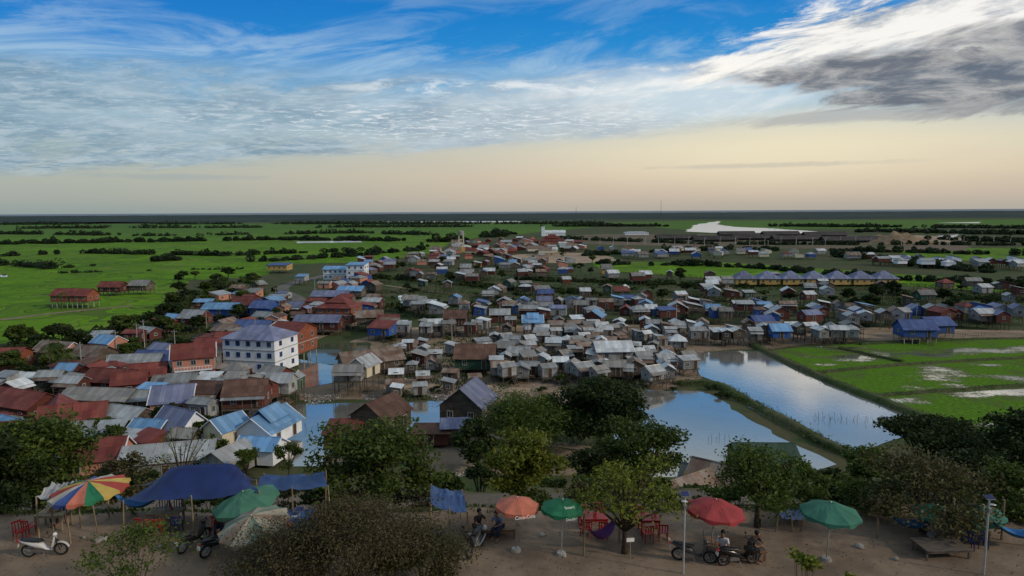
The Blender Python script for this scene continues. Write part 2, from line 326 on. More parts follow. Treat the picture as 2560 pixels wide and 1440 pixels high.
# rice field material with plots and bunds
m_rice,nt,bs=nt_new('rice_field'); g=nt.nodes.new('ShaderNodeNewGeometry').outputs['Position']
gw=nt.nodes.new('ShaderNodeVectorMath'); gw.operation='ADD'; nt.links.new(g,gw.inputs[0]); nzc=nt.nodes.new('ShaderNodeTexNoise'); nzc.inputs['Scale'].default_value=.02; nt.links.new(g,nzc.inputs['Vector'])
vs_=nt.nodes.new('ShaderNodeVectorMath'); vs_.operation='SCALE'; vs_.inputs['Scale'].default_value=30; nt.links.new(nzc.outputs['Color'],vs_.inputs[0]); nt.links.new(vs_.outputs[0],gw.inputs[1])
gm=mapping(nt,gw.outputs[0],(.013,.010,1),(0,0,.3))
vo=nt.nodes.new('ShaderNodeTexVoronoi'); vo.inputs['Scale'].default_value=1; nt.links.new(gm,vo.inputs['Vector'])
ve=nt.nodes.new('ShaderNodeTexVoronoi'); ve.feature='DISTANCE_TO_EDGE'; ve.inputs['Scale'].default_value=1; nt.links.new(gm,ve.inputs['Vector'])
spc=nt.nodes.new('ShaderNodeSeparateColor'); nt.links.new(vo.outputs['Color'],spc.inputs[0])
col=mixc(nt,spc.outputs[0],(.085,.19,.011),(.150,.30,.014)); col=mixc(nt,mrange(nt,spc.outputs[1],.68,.9,0,.7),col,(.16,.19,.05)); col=mixc(nt,mrange(nt,spc.outputs[2],.78,.95,0,.6),col,(.055,.11,.02))
na=noise_(nt,mapping(nt,g,(.025,.04,1)),1,8,.66); col=mixc(nt,mrange(nt,na,.46,.68,0,.55),col,(.05,.115,.012))
nb=noise_(nt,g,.30,7,.75); col=mixc(nt,mrange(nt,nb,.42,.66,0,.4),col,(.055,.12,.012))
col=mixc(nt,mrange(nt,ve.outputs['Distance'],.012,.032,.8,0),col,(.04,.055,.02))
sp=nt.nodes.new('ShaderNodeSeparateXYZ'); nt.links.new(g,sp.inputs[0]); col=mixc(nt,mrange(nt,sp.outputs[1],350,1800,0,.55),col,(.06,.115,.045))  # aerial haze painted in: field colour shifts to dull blue-green with distance
nt.links.new(col,bs.inputs['Base Color']); bs.inputs['Roughness'].default_value=.95; bs.inputs['Specular IOR Level'].default_value=.05
# water
def water(name,fac=.6,base=(.03,.04,.035),bump=.03,scale=1.5,tint=(.9,.92,.95),ro=.06):
    m,nt,bs=nt_new(name); nt.nodes.remove(bs); g=nt.nodes.new('ShaderNodeNewGeometry').outputs['Position']
    d=nt.nodes.new('ShaderNodeBsdfDiffuse'); d.inputs[0].default_value=(*base,1); gl=nt.nodes.new('ShaderNodeBsdfGlossy'); gl.inputs[0].default_value=(*tint,1); gl.inputs['Roughness'].default_value=ro
    n=noise_(nt,mapping(nt,g,(1,.5,1)),scale,4); bp=nt.nodes.new('ShaderNodeBump'); bp.inputs['Strength'].default_value=bump; bp.inputs['Distance'].default_value=.1; nt.links.new(n,bp.inputs['Height']); nt.links.new(bp.outputs[0],gl.inputs['Normal'])
    mx=nt.nodes.new('ShaderNodeMixShader'); nl=noise_(nt,g,.05,4); nt.links.new(mrange(nt,nl,.3,.7,fac-.06,fac+.06),mx.inputs[0]); nt.links.new(d.outputs[0],mx.inputs[1]); nt.links.new(gl.outputs[0],mx.inputs[2]); nt.links.new(mx.outputs[0],nt.nodes['Material Output'].inputs[0]); return m,nt,mx,g,d
m_water=water('pond_water',.62,(.22,.215,.20),.08,1.2,(1,.93,.82),.10)[0]; m_green=water('algae_water',.35,(.07,.09,.05))[0]
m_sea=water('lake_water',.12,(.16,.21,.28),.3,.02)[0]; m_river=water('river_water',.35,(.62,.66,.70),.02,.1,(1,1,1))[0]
m_paddy,nt,mx,g,d=water('flooded_paddy',.6,bump=.04,tint=(1,.95,.87),ro=.07)
n=noise_(nt,mapping(nt,g,(.045,.085,1),(0,0,.3),(4,2,0)),1,5,.55); n6=noise_(nt,g,1.2,8,.8)
f=mrange(nt,math_(nt,'ADD',n,math_(nt,'MULTIPLY',math_(nt,'SUBTRACT',n6,.5),.40)),.545,.65,0,.7); nt.links.new(f,mx.inputs[0])
gc=mixc(nt,mrange(nt,n6,.40,.62),(.060,.140,.016),(.115,.215,.028)); gc=mixc(nt,mrange(nt,noise_(nt,g,.07,7,.65),.50,.62,0,.7),gc,(.09,.105,.045)); gc=mixc(nt,mrange(nt,n,.51,.57,0,.7),gc,(.11,.11,.07)); nt.links.new(gc,d.inputs[0])
m_earth=groundmat('bare_earth',[(.27,.20,.145),(.20,.15,.11),(.13,.105,.075),(.30,.24,.18)],(.04,.25,1.5),thr=(.4,.6))[0]
m_sand=groundmat('pale_sand',[(.38,.28,.20),(.30,.23,.165),(.25,.18,.13),(.36,.29,.22)],(.02,.1,1),thr=(.4,.6))[0]
m_asph=groundmat('asphalt_road',[(.12,.115,.11),(.15,.14,.13),(.10,.095,.09),(.17,.15,.125)],(.1,.5,3),bump=.1)[0]
m_dusty=groundmat('dusty_road',[(.15,.13,.11),(.12,.105,.09),(.10,.085,.07),(.18,.15,.12)],(.1,.5,3),bump=.1)[0]
m_bank=groundmat('grassy_bank',[(.05,.075,.025),(.085,.085,.045),(.035,.06,.018),(.14,.115,.08)],(.06,.4,2))[0]
m_brown=groundmat('brown_clearing',[(.14,.11,.08),(.09,.085,.05),(.19,.145,.10),(.11,.09,.065)],(.01,.05,.4))[0]
bme=bpy.data.meshes.new('lake'); bme.from_pydata([(-60000,9000,.3),(60000,9000,.3),(60000,59000,.3),(-60000,59000,.3)],[],[(0,1,2,3)]); bme.materials.append(m_sea); top(link(bpy.data.objects.new('lake',bme)),'great lake as a grey blue strip at the horizon','lake',kind='structure')
sheet('rice_fields',[(-500,563),(1330,556),(1500,556),(1500,566),(1240,590),(1130,602),(1080,635),(900,655),(690,662),(660,690),(470,702),(440,745),(400,775),(330,835),(200,850),(-300,875)],.03,m_rice,'vivid green rice fields divided by low bunds','rice field')
sheet('rice_fields',[(1480,655),(1800,655),(2300,688),(2600,712),(2600,738),(2230,712),(1830,700),(1500,676)],.03,m_rice,'strip of green rice behind the village','rice field')
sheet('rice_fields',[(2250,622),(2700,618),(2700,655),(2400,652),(2270,645)],.03,m_rice,'green rice plots beyond a line of trees','rice field')
sheet('rice_fields',[(1500,556),(1730,552),(2700,548),(2700,566),(2100,572),(1720,575)],.03,m_rice,'distant haze-tinted green fields','rice field')
sheet('brown_clearing',[(1480,585),(1800,586),(2180,590),(2420,600),(2420,628),(2000,622),(1540,612),(1300,606)],.05,m_brown,'brown cleared ground around long halls','cleared ground')
sheet('sand_flat',[(2170,600),(2200,592),(2300,588),(2420,596),(2390,606),(2250,612)],.08,m_sand,'flat tan earthworks beside sand heap','sand')
sheet('sand_yard',[(1270,640),(1350,630),(1500,634),(1550,650),(1450,659),(1290,656)],.08,m_sand,'pale sandy yard among houses','sand')
sheet('bare_earth',[(880,850),(1020,820),(1400,818),(1900,822),(2560,826),(2600,842),(2150,852),(1900,872),(1760,880),(1750,950),(1660,975),(1600,1000),(1480,1010),(1150,1005),(1000,985),(960,1000),(760,1000),(740,980),(850,935),(860,890)],.05,m_earth,'trodden brown earth between the huts','bare earth')
sheet('bare_earth',[(1020,1165),(1060,1110),(1200,1085),(1500,1120),(1600,1200),(1020,1205)],.05,m_earth,'trodden yard below the road','bare earth')
sheet('bare_earth',[(-200,1010),(150,960),(480,880),(640,810),(760,780),(940,740),(940,800),(760,860),(600,960),(740,1000),(600,1120),(300,1190),(-200,1190)],.04,m_earth,'dusty ground between red roofed houses','bare earth')
POND=[]
POND.append(sheet('pond_water',[(1640,885),(1900,878),(1965,910),(2080,960),(2290,1045),(2270,1085),(2160,1130),(2050,1108),(1870,1020),(1825,980),(1745,930)],.10,m_water,'still grey blue fish pond between dikes','pond',.3))
POND.append(sheet('pond_water',[(1560,975),(1770,980),(1830,1025),(1935,1085),(2080,1160),(2000,1195),(1640,1200),(1540,1100)],.10,m_water,'still pond below the dike','pond',.3))
POND.append(sheet('pond_water',[(520,1045),(740,1012),(1130,1004),(1190,1050),(1130,1090),(1020,1120),(900,1170),(740,1165),(560,1090)],.10,m_water,'dark still pond among stilt houses','pond',.3))
POND.append(sheet('pond_water',[(748,900),(850,916),(855,952),(780,970),(732,958)],.11,m_water,'small bright pool beside stilt houses','pond',.3))
POND.append(sheet('algae_pool',[(780,862),(910,855),(935,880),(860,912),(765,912)],.10,m_green,'murky green pool','pool',.3))
sheet('river',[(1715,579),(1735,563),(1790,553),(1802,554),(1790,561),(1830,567),(1930,571),(2045,579),(2030,584),(1880,582),(1780,582)],.12,m_river,'bright reflecting river bend','river',.2)
for pl in ([(600,553),(720,550.5),(700,552)],[(950,554),(1290,552.5),(1310,555),(1000,557)],[(740,604),(900,602),(905,606),(745,608)],[(2340,557),(2450,555),(2450,558)],[(2340,590),(2400,586),(2380,596)],[(0,688),(18,688),(18,693),(0,693)],[(995,740),(1020,735),(1015,755),(1000,760)]):
    sheet('far_water',pl,.14,m_river,'thin bright strip of flood water','water',.1)
PAD=sheet('flooded_paddy',[(1905,878),(2150,858),(2600,845),(2700,1110),(2420,1075),(2300,1045),(2080,955),(1965,905)],.06,m_paddy,'half flooded green paddy with open water patches','paddy field',.2)
D1=ribbon('earth_dike',[(1885,866),(1962,904),(2072,954),(2182,998),(2312,1048),(2440,1085)],3.0,.02,m_bank,'grassy earth dike beside the pond','dike',.9,jit=.5)
D2=ribbon('earth_dike',[(1700,962),(1790,960),(1850,995),(1960,1055),(2080,1120),(2180,1160)],3.0,.02,m_bank,'grassy earth dike between two ponds','dike',.8,jit=.6)
BU=[]
for pp in ([(2030,935),(2250,912),(2620,893)],[(2190,992),(2400,975),(2640,960)],[(2100,872),(2250,905)],[(2150,862),(2400,850),(2640,846)]):
    BU.append(ribbon('paddy_bund',pp,1.6,.03,m_bank,'low grassy bund across the paddy','bund',.5,jit=.5))
road=ribbon('asphalt_road',[(-200,1020),(60,975),(200,935),(340,905),(480,850),(620,808),(720,785),(765,765),(740,742),(700,728),(712,712),(800,692),(900,668)],6.5,.09,m_asph,'grey asphalt village road','road')
ribbon('dirt_path',[(1020,822),(1400,815),(1900,815),(2620,832)],4,.09,m_sand,'pale dirt lane along stilt houses','path')
ribbon('dirt_path',[(1800,705),(1850,735),(1920,775),(1960,815)],3.5,.085,m_sand,'pale dirt lane','path')
ribbon('dirt_path',[(960,968),(1100,960),(1400,985),(1600,985)],4,.085,m_sand,'pale dirt lane','path')
ribbon('dirt_path',[(950,712),(1200,745),(1600,748),(2000,752)],2.5,.085,m_earth,'narrow dirt lane','path')
ribbon('dirt_path',[(0,800),(160,780),(330,765)],4,.085,m_earth,'earth lane through rice','path')
hr=B()
for i in range(61):
    x=-60+2*i; k=.5*math.sin(x*.05); hr.v+=[(x,44.3+k,18.02),(x,46.8+k,17.99)]
    if i: n=len(hr.v); hr.f.append((n-4,n-2,n-1,n-3)); hr.m.append(0)
top(hr.obj('hill_road',[m_dusty]),'dusty hillside road below the terrace','road',kind='structure')
# ---------------------------------------------------------------- houses
sh={}
def shared(key,fn):
    if key not in sh: sh[key]=fn()
    return sh[key]
def winmesh(w,h,blue=False):
    def f():
        b=B(); b.box((0,-.03,0),(w,.04,h),1); t=.09
        for c,d in (((0,-.06,h/2),(w+t,.09,t)),((0,-.06,-h/2),(w+t,.09,t)),((-w/2,-.055,0),(t,.08,h-t)),((w/2,-.055,0),(t,.08,h-t)),((0,-.055,0),(.05,.06,h-t))): b.box(c,d,0)
        return b.mesh('window',[m_bframe if blue else m_frame,m_pane])
    return shared(('win',w,h,blue),f)
def doormesh():
    def f():
        b=B(); b.box((0,-.03,.95),(.9,.05,1.85),0); b.box((0,-.05,1.93),(1.1,.1,.08),1); b.box((-.49,-.05,.95),(.08,.1,1.85),1); b.box((.49,-.05,.95),(.08,.1,1.85),1); b.box((.35,-.08,1),(.05,.06,.12),1)
        return b.mesh('door',[m_door,m_frame])
    return shared('door',f)
def stiltmesh(h,thick,conc):
    h=round(h*4)/4
    def f():
        b=B(); b.tube([(0,0,-.3),(.02,0,h*.5),(0,0,h)],[thick,thick*.95,thick*.85],5)
        return b.mesh('stilt',[m_conc if conc else m_stilt])
    return shared(('st',h,thick,conc),f)
def roofprism(b,W,L,z0,rise,ov,ovx,rt,t=.09,mi=0):
    hy=L/2+ov; hx=W/2+ovx; dz=rise/(L/2)*ov; ze=z0-dz
    rx=hx if rt=='gable' else max(.2,hx-hy*.9)
    if rt=='shed':
        P=[(-hx,-hy,z0),(hx,-hy,z0),(hx,hy,z0+rise),(-hx,hy,z0+rise)]; vs=P+[(x,y,z+t) for x,y,z in P]
        b.add(vs,[(3,2,1,0),(4,5,6,7),(0,1,5,4),(1,2,6,5),(2,3,7,6),(3,0,4,7)],mi); return
    P=[(-hx,-hy,ze),(hx,-hy,ze),(hx,hy,ze),(-hx,hy,ze),(-rx,0,z0+rise),(rx,0,z0+rise)]; vs=P+[(x,y,z+t) for x,y,z in P]
    b.add(vs,[(6,7,11,10),(8,9,10,11),(9,6,10),(7,8,11),(0,4,5,1),(2,5,4,3),(0,1,7,6),(1,2,8,7),(2,3,9,8),(3,0,6,9)] if rt=='hip' else
          [(6,7,11,10),(8,9,10,11),(0,4,5,1),(2,5,4,3),(0,1,7,6),(2,3,9,8),(0,6,10,4),(4,10,9,3),(1,5,11,7),(5,2,8,11)],mi)
    b.tube([(-rx,0,z0+rise+t),(rx,0,z0+rise+t)],.09,5,mi)
def wallgeo(b,W,L,z0,H,rt,rise):
    a,c=W/2,L/2; z1=z0+H
    vs=[(-a,-c,z0),(a,-c,z0),(a,c,z0),(-a,c,z0),(-a,-c,z1),(a,-c,z1),(a,c,z1),(-a,c,z1)]; fs=[(0,3,2,1),(0,1,5,4),(2,3,7,6)]
    if rt=='gable': vs+=[(-a,0,z1+rise*.97),(a,0,z1+rise*.97)]; fs+=[(1,2,6,9,5),(3,0,4,8,7)]
    elif rt=='shed': vs+=[(a,c,z1+rise*.8),(-a,c,z1+rise*.8)]; fs=[(0,3,2,1),(0,1,5,4),(2,3,9,8),(1,2,8,5),(3,0,4,9)]
    else: fs+=[(1,2,6,5),(3,0,4,7)]
    b.add(vs,fs,0)
PLACED=[]; HC=[0]; MB=B(); RK=list(ROOF); WK=list(WALL)
def house(x,y,yaw,W,L,hs,hw,roof,wall,rt='gable',rise=None,ov=.6,porch=None,floors=1,label=None,name='stilt_house',cat='house',group='stilt houses of the village',bluewin=False,tier=False,conc=False,z=0,merge=False):
    rise=rise or L*.3; PLACED.append((x,y,max(W,L)*.5)); HC[0]+=1
    if merge:
        mt=Matrix.Translation((x,y,z))@Matrix.Rotation(yaw,4,'Z'); t=B(); wallgeo(t,W,L,hs,hw,rt,rise); nw=len(t.f); roofprism(t,W,L,hs+hw+.03,rise,ov,ov*.8,rt); nr=len(t.f)
        for i in (-1,0,1):
            for j in (-1,1): t.box((i*(W/2-.3),j*(L/2-.3),hs/2),(.25,.25,hs))
        ms=[WK.index(wall)]*nw+[len(WK)+RK.index(roof)]*(nr-nw)+[len(WK)+len(RK)]*(len(t.f)-nr); n=len(MB.v)
        MB.v+=[tuple(mt@Vector(p)) for p in t.v]; MB.f+=[tuple(i+n for i in f) for f in t.f]; MB.m+=ms; return
    far=y>330
    rn,rm=ROOF[roof]; wn,wm=WALL[wall]
    small=max(W,L)<4.9 and name=='stilt_house'
    lab=label or (f"{wn} {'hut' if small else 'house'} with {rn} {rt if rt!='shed' else 'sloping'} roof"+(" on stilts" if hs>1 else ""))
    if small: name='hut'; cat='hut'; group='small huts of the village'
    elif hs<1 and name=='stilt_house': name='house'
    e=empty(name,(x,y,z),yaw,lab,cat,group)
    H=hw*floors
    b=B(); a,c=W/2,L/2; z0,z1=hs,hs+H
    wallgeo(b,W,L,z0,H,rt,rise)
    for k in range(1,floors): b.box((0,0,z0+hw*k),(W+.25,L+.25,.18),1)
    b.obj('wall',[wm,m_frame],e)
    b=B(); roofprism(b,W,L,z1+.03,rise,ov,ov*.8,rt); 
    if tier: roofprism(b,W*.55,L*.6,z1+rise*.62,rise*.75,.3,.3,rt)
    b.obj('roof',[rm],e)
    if rt=='gable' and not far and wall in('white','pink','cream') and not small:
        hy=c+ov; dz=rise/c*ov
        for sx in (-1,1):
            b=B(); xx=sx*(a+ov*.8+.03); b.tube([(xx,-hy,z1-dz+.03),(xx,0,z1+rise+.06),(xx,hy,z1-dz+.03)],.10,4); b.obj('barge_board',[WALL['white'][1]],e)
    if hs>1:
        nxs=max(2,int(W/2.2)+1); nys=max(2,int(L/2.6)+1)
        if far or (small and y>200):
            b=B()
            for i in range(min(nxs,4)):
                for j in (0,1): b.box((-a+.2+(W-.4)*i/(min(nxs,4)-1),-c+.2+(L-.4)*j,hs/2),(.2,.2,hs))
            b.box((0,0,hs-.1),(W+.2,L+.2,.12)); b.obj('stilt_frame',[m_conc if conc else m_stilt],e)
        else:
            me=stiltmesh(hs,.13 if conc else .1,conc)
            for i in range(nxs):
                for j in range(nys):
                    if nxs*nys>12 and 0<j<nys-1 and 0<i<nxs-1: continue
                    link(bpy.data.objects.new('stilt',me),e,(-a+.2+(W-.4)*i/(nxs-1)+R.uniform(-.1,.1),-c+.2+(L-.4)*j/(nys-1),0),(R.uniform(-.03,.03),R.uniform(-.03,.03),0))
            b=B(); b.box((0,0,hs-.12),(W+.3,L+.3,.12)); 
            for q in (-1,1): b.tube([(-a,q*(c-.15),.3),(a,q*(c-.15),hs-.3)],.05,4)
            b.obj('floor_deck',[m_stilt],e)
    if not far or W>9:
        wd=1.0 if W>4.9 else .8; hgt=1.1 if hw>2.3 else .8; me=winmesh(wd,hgt,bluewin)
        for k in range(floors):
            zc=hs+hw*k+hw*.55
            nfx=max(1,int(W/(2.6 if floors>1 else (3.2 if W>4.9 else 2)))); nfy=max(1,int(L/3.4))
            for i in range(nfx):
                xx=-a+W*(i+.5)/nfx
                if k==0 and i==nfx//2 and not far: link(bpy.data.objects.new('door',doormesh()),e,(xx,-c,hs+.02)); continue
                link(bpy.data.objects.new('window',me),e,(xx,-c,zc))
            for sg in (1,-1):
                for i in range(nfy): link(bpy.data.objects.new('window',me),e,(sg*a,-c+L*(i+.5)/nfy,zc),(0,0,sg*math.pi/2))
    if porch and not far:
        b=B(); d=porch; zt=hs+hw*.92
        b.add([(-a-.2,-c-d,zt-.5),(a+.2,-c-d,zt-.5),(a+.2,-c-.02,zt),(-a-.2,-c-.02,zt),(-a-.2,-c-d,zt-.43),(a+.2,-c-d,zt-.43),(a+.2,-c-.02,zt+.07),(-a-.2,-c-.02,zt+.07)],[(3,2,1,0),(4,5,6,7),(0,1,5,4),(1,2,6,5),(3,0,4,7)])
        b.obj('porch_roof',[ROOF[R.choice(['zinc','rust','grey',roof])][1]],e)
        for q in (-1,0,1): b=B(); b.tube([(0,0,0),(0,0,zt-.45)],.07,5); b.obj('porch_post',[m_stilt],e,(q*(a-.1),-c-d+.2,0))
        if hs>.8: b=B(); b.box((0,-c-d/2-.08,hs-.06),(W,d-.1,.1)); [b.box((0,-c-d+.1,hs+q),(W,.05,.05)) for q in (.45,.85)]; b.obj('porch_deck',[m_stilt],e)
    if floors>1 and not far and porch:
        for k in range(1,floors):
            b=B(); b.box((0,-c-.6,hs+hw*k-.02),(W*.9,1.0,.14)); b.box((0,-c-1.05,hs+hw*k+.85),(W*.9,.08,.08)); 
            for q in range(13): b.box((-W*.44+W*.88*q/12,-c-1.05,hs+hw*k+.43),(.07,.06,.78))
            b.obj('balcony',[WALL['white'][1]],e)
    if hs>1.2 and y<230 and R.random()<.5:
        b=B(); n=int(hs/.35); 
        for q in range(n): b.box((0,-.3*q,hs-.35*q-.2),(.9,.22,.05))
        for sg in (-.45,.45): b.tube([(sg,.1,hs-.05),(sg,-.3*n,0.05)],.04,4)
        b.obj('stair',[m_stilt],e,(a*.5,-c-(porch or 0)-.25,0))
    return e
def hp(u,v,yawd,W,L,hs,hw,roof,wall,**k):
    x,y=G(u,v)
    if v>945 and not k.get('full'): W*=.76; L*=.76; hw*=.88; k['rise']=(k.get('rise') or L*.3)*.78; k['ov']=k.get('ov',.45)
    k.pop('full',None)
    return house(x,y,math.radians(yawd),W,L,hs,hw,roof,wall,**k)
hp(655,922,-14,14,10,0.3,2.7,'mauve','white',floors=3,rt='hip',rise=2.4,bluewin=True,name='three_storey_building',label='white three storey building with blue hipped roof',group=None)
hp(735,898,-14,8,10,2.4,2.7,'red','orange',floors=2,rt='gable',rise=2.0,name='townhouse',conc=True,label='orange brick townhouse on concrete posts behind white building',group=None)
hp(490,972,22,8,7,2.2,2.8,'red','pink',floors=2,rise=2.2,name='townhouse',conc=True,full=1,label='salmon pink townhouse with balconies and red gable roof',group=None,porch=1.4)
hp(928,935,28,14,6.5,1.6,2.2,'rust','wood',rise=2.0,label='long timber hall with rusty corrugated gable roof on stilts')
hp(1190,930,-3,9,7.5,1.6,2.7,'brown','greenw',rise=2.4,label='green walled house with rusty brown roof')
hp(1530,920,4,8.5,7.5,2.6,2.4,'pale','zincw',rise=1.6,label='large pale silver sheet metal house on stilts')
hp(676,1108,74,11.5,8.4,1.0,2.7,'lblue','white',rise=2.7,tier=True,label='pavilion house with bright light blue tiered roof beside pond')
hp(655,1158,-10,8,5.5,.5,2.8,'lblue','white',rise=1.5,label='low annex with light blue roof')
hp(570,1120,60,7,6,1.2,3,'lblue','cream',rise=2,label='small house with light blue gable roof')
hp(440,1050,12,9,7.5,1.6,3,'mauve','pink',rise=3.0,label='pink gabled house with slate blue roof and white trim')
hp(455,1105,-30,10,7,.6,3,'mauve','white',rise=3.2,label='house with steep slate blue gable roof')
hp(430,1176,15,16,10,.3,2.8,'zinc','zincw',rise=1.8,label='wide building with grey corrugated roof')
hp(575,1182,70,8,6,.4,2.8,'zinc','zincw',rise=1.6,label='house with pale silver roof')
hp(250,1182,12,10,8,.4,3,'red','pink',rise=2.8,label='pink house with dark red gable roof')
hp(50,1045,-22,20,9,.5,3.4,'red','redwood',rise=2.6,label='long house with dark red roof')
hp(190,1085,20,13,8,.5,3,'red','greenw',rise=2.8,label='house with dark red crossed gable roof'); hp(150,1065,-60,10,7,.5,3,'red','redwood',rise=2.4)
hp(60,1130,10,12,9,.4,3,'red','redwood',rise=2.6); hp(120,1150,0,9,7,.4,3,'zinc','wood',rise=2)
hp(260,1032,-8,18,8,1,2.8,'grey','zincw',rise=1.8,label='wide house with weathered grey metal roof')
hp(320,1078,-20,11,6,1,2.6,'zinc','wood',rise=1.6); hp(350,1035,10,8,6,1,2.6,'zinc','wood',rise=1.6); hp(380,1110,-10,7,5,.8,2.6,'lblue','cream',rise=1.4)
hp(290,990,-12,14,8,1.2,3,'red','redwood',rise=2.5); hp(375,985,20,9,7,2,3,'red','greenw',rise=2.6); hp(330,1000,20,8,6,1.4,3,'red','redwood',rise=2.2)
hp(525,1040,-6,8.5,7,2.8,2.8,'brown','redwood',rise=1.8,porch=1.2); hp(622,1045,8,9.5,8,2.8,2.8,'brown','redwood',rise=2.6,porch=1.2)
hp(705,1010,-8,6.5,5,2.6,2.8,'zinc','zincw',rise=1.6); hp(460,1000,10,7,6,2,2.6,'zinc','zincw',rise=1.6); hp(440,970,5,8,6,2,2.8,'grey','wood',rise=1.6)
hp(862,1120,2,7,7.5,.8,2.8,'red','redwood',rise=.8,rt='shed',label='low red brown lean to beside pond'); hp(955,1092,64,10,9,1.8,3.0,'brown','wood',rise=3.0,label='brown timber house with steep tiled roof beside pond')
hp(1080,1114,0,7.5,4.5,.6,2.2,'brown','redwood',rise=.7,rt='shed'); hp(1172,1066,74,11,10,1.6,3.6,'mauve','wood',rise=4.0,label='house with tall slate blue gable roof beside tree'); hp(1140,1108,5,6,5,.8,2.6,'mauve','wood',rt='shed',rise=.6)
hp(875,985,0,7.5,5,3.2,2.4,'grey','zincw',rise=1.2,porch=1.2); hp(912,972,70,7,6,3.2,2.8,'zinc','cream',rise=2)
hp(850,818,-8,12,10,2.3,2.5,'red','orange',floors=2,rt='hip',rise=2.4,name='townhouse',conc=True,tier=True,label='orange brick townhouse with tiered red roof',group=None)
hp(665,800,-12,8,7,2,3,'blue','bluew',rise=2); hp(625,792,-12,9,8,2,3,'red','bluew',rise=2.4); hp(800,835,-5,14,6.5,2,2.5,'mauve','redwood',rise=1.6,label='long house with slate blue roof and timber walls')
hp(560,800,-5,12,7,2,2.6,'lblue','bluew',rise=1.6); hp(600,885,10,11,6,2,2.4,'red','redwood',rise=1.8); hp(545,905,-8,10,6,2,2.4,'red','redwood',rise=1.8); hp(640,850,-14,11,6.5,2,2.4,'blue','redwood',rise=1.6)
hp(410,930,-8,12,7,1.2,2.4,'blue','redwood',rise=1.6); hp(345,940,8,11,6.5,1.2,2.4,'zinc','wood',rise=1.6); hp(925,825,12,8,6,2.4,2.4,'rust','wood',rise=1.6)
hp(1140,835,0,6.5,6,3.2,2.5,'brown','redwood',rise=1.8,label='tall timber stilt house with rusty roof'); hp(1250,822,2,6,6,2.6,2.6,'zinc','redwood',rise=1.3)
hp(1332,845,0,5.5,5.5,3,2.4,'lblue','white',rise=1.6,tier=True); hp(1485,830,70,6.5,5.5,3,2.4,'lblue','redwood',rise=1.8)
hp(2285,856,-4,9,6.5,2.2,2.3,'blue','bluew',rise=2.1,conc=True,label='bright blue stilt house with blue gable roof'); hp(2335,846,6,7.5,6.5,2.2,2.4,'blue','bluew',rise=1.8,conc=True,label='deep blue walled stilt house'); hp(1945,862,0,5,5,2.4,2.2,'lblue','bluew',rise=1.4); hp(1900,835,10,6,5.5,2.2,2.2,'blue','bluew',rise=1.4)
hp(1515,694,0,5.5,6,2.5,3,'grey','yellow',rise=2.2,label='small yellow house with grey gable roof')
hp(190,768,-6,16,7,2.8,2.6,'red','orange',rise=2.2,conc=True,label='orange house with red roof standing over rice field'); hp(285,738,-6,11,6.5,2,2.4,'red','redwood',rise=2.0); hp(355,735,-6,9,6.5,2.2,2.4,'grey','wood',rise=2.0)
hp(700,682,-4,13,9,2,3,'blue','yellow',rise=1,rt='shed',floors=1); hp(895,706,-6,10,7.5,1,2.9,'lblue','white',floors=3,rise=1,rt='shed',name='townhouse',label='white three storey townhouse with flat roof',group=None)
hp(845,702,-6,14,7.5,1,2.9,'lblue','white',floors=2,rise=1.4); hp(830,760,-6,15,7,1,2.8,'mauve','redwood',rise=1.8); hp(880,745,-8,11,6.5,1,2.8,'lblue','wood',rise=1.6)
hp(1165,688,0,6,6,2.2,2.8,'zinc','yellow',rise=1.8); hp(1380,612,0,26,14,1,4,'red','orange',floors=1,rise=5,rt='hip',tier=True,label='wide hall with tiered red pagoda roof',name='pagoda_hall',group=None)
hp(150,905,-20,10,6.5,1,2.4,'rust','pink',rise=2); hp(235,915,-15,9,6.5,1,2.4,'rust','wood',rise=1.8); hp(10,975,10,9,7,.4,3,'pale','white',rise=1); hp(8,925,10,10,8,.4,3.4,'red','orange',rise=1.6)
hp(1905,1188,-2,11,8,.6,2.9,'green','wood',rise=2.0,label='house with dull green metal roof beside pond')
for (u,y,zb,wd,ya,rf) in ((1725,51.5,13.3,5.2,35,'rust'),(1832,52.5,13.6,6.2,-38,'rust'),(1790,54,12.8,5,-30,'grey')):
    x,_=ZV(y,u,1200); house(x,y,math.radians(ya),wd,4.6,.3,2.2,rf,'wood',rise=1.5,z=zb,ov=.5,label='low hillside shop with patched rusty metal roof')
for i in range(7):
    hp(1858+58*i,714,0,10.4,10,1,3.2,'mauve','yellow',rt='hip',rise=3.2,floors=1,porch=1.5,label='ochre bungalow with slate blue hipped roof',group='row of identical ochre bungalows',name='bungalow')
for u,v,W in ((1690,600,50),(1785,604,50),(1885,600,52),(1990,603,56),(2125,606,64),(1840,590,50),(1950,590,50),(2060,592,56)):
    hp(u,v,0,W,16,0.5,3,'dark','darkw',rt='gable',rise=3.6,ov=2,name='market_hall',cat='hall',label='long dark roofed hall on cleared ground',group='long dark halls')
hp(1590,588,0,36,16,.5,4,'pale','white',floors=1,rt='hip',rise=1,name='white_hall',cat='building',label='low white hall with flat roof',group=None)
e=hp(1385,590,0,34,12,.5,5,'pale','white',floors=1,rise=3.4,rt='gable',name='white_hall_with_tower',cat='building',label='white building with square end tower',group=None)
b=B(); b.box((-17,-3,7),(5,5,14)); b.box((-17,-3,14.2),(6,6,.5)); b.obj('tower',[WALL['white'][1]],e,(0,-4.2,0))
roadpts=[(p.x,p.y) for p in road]
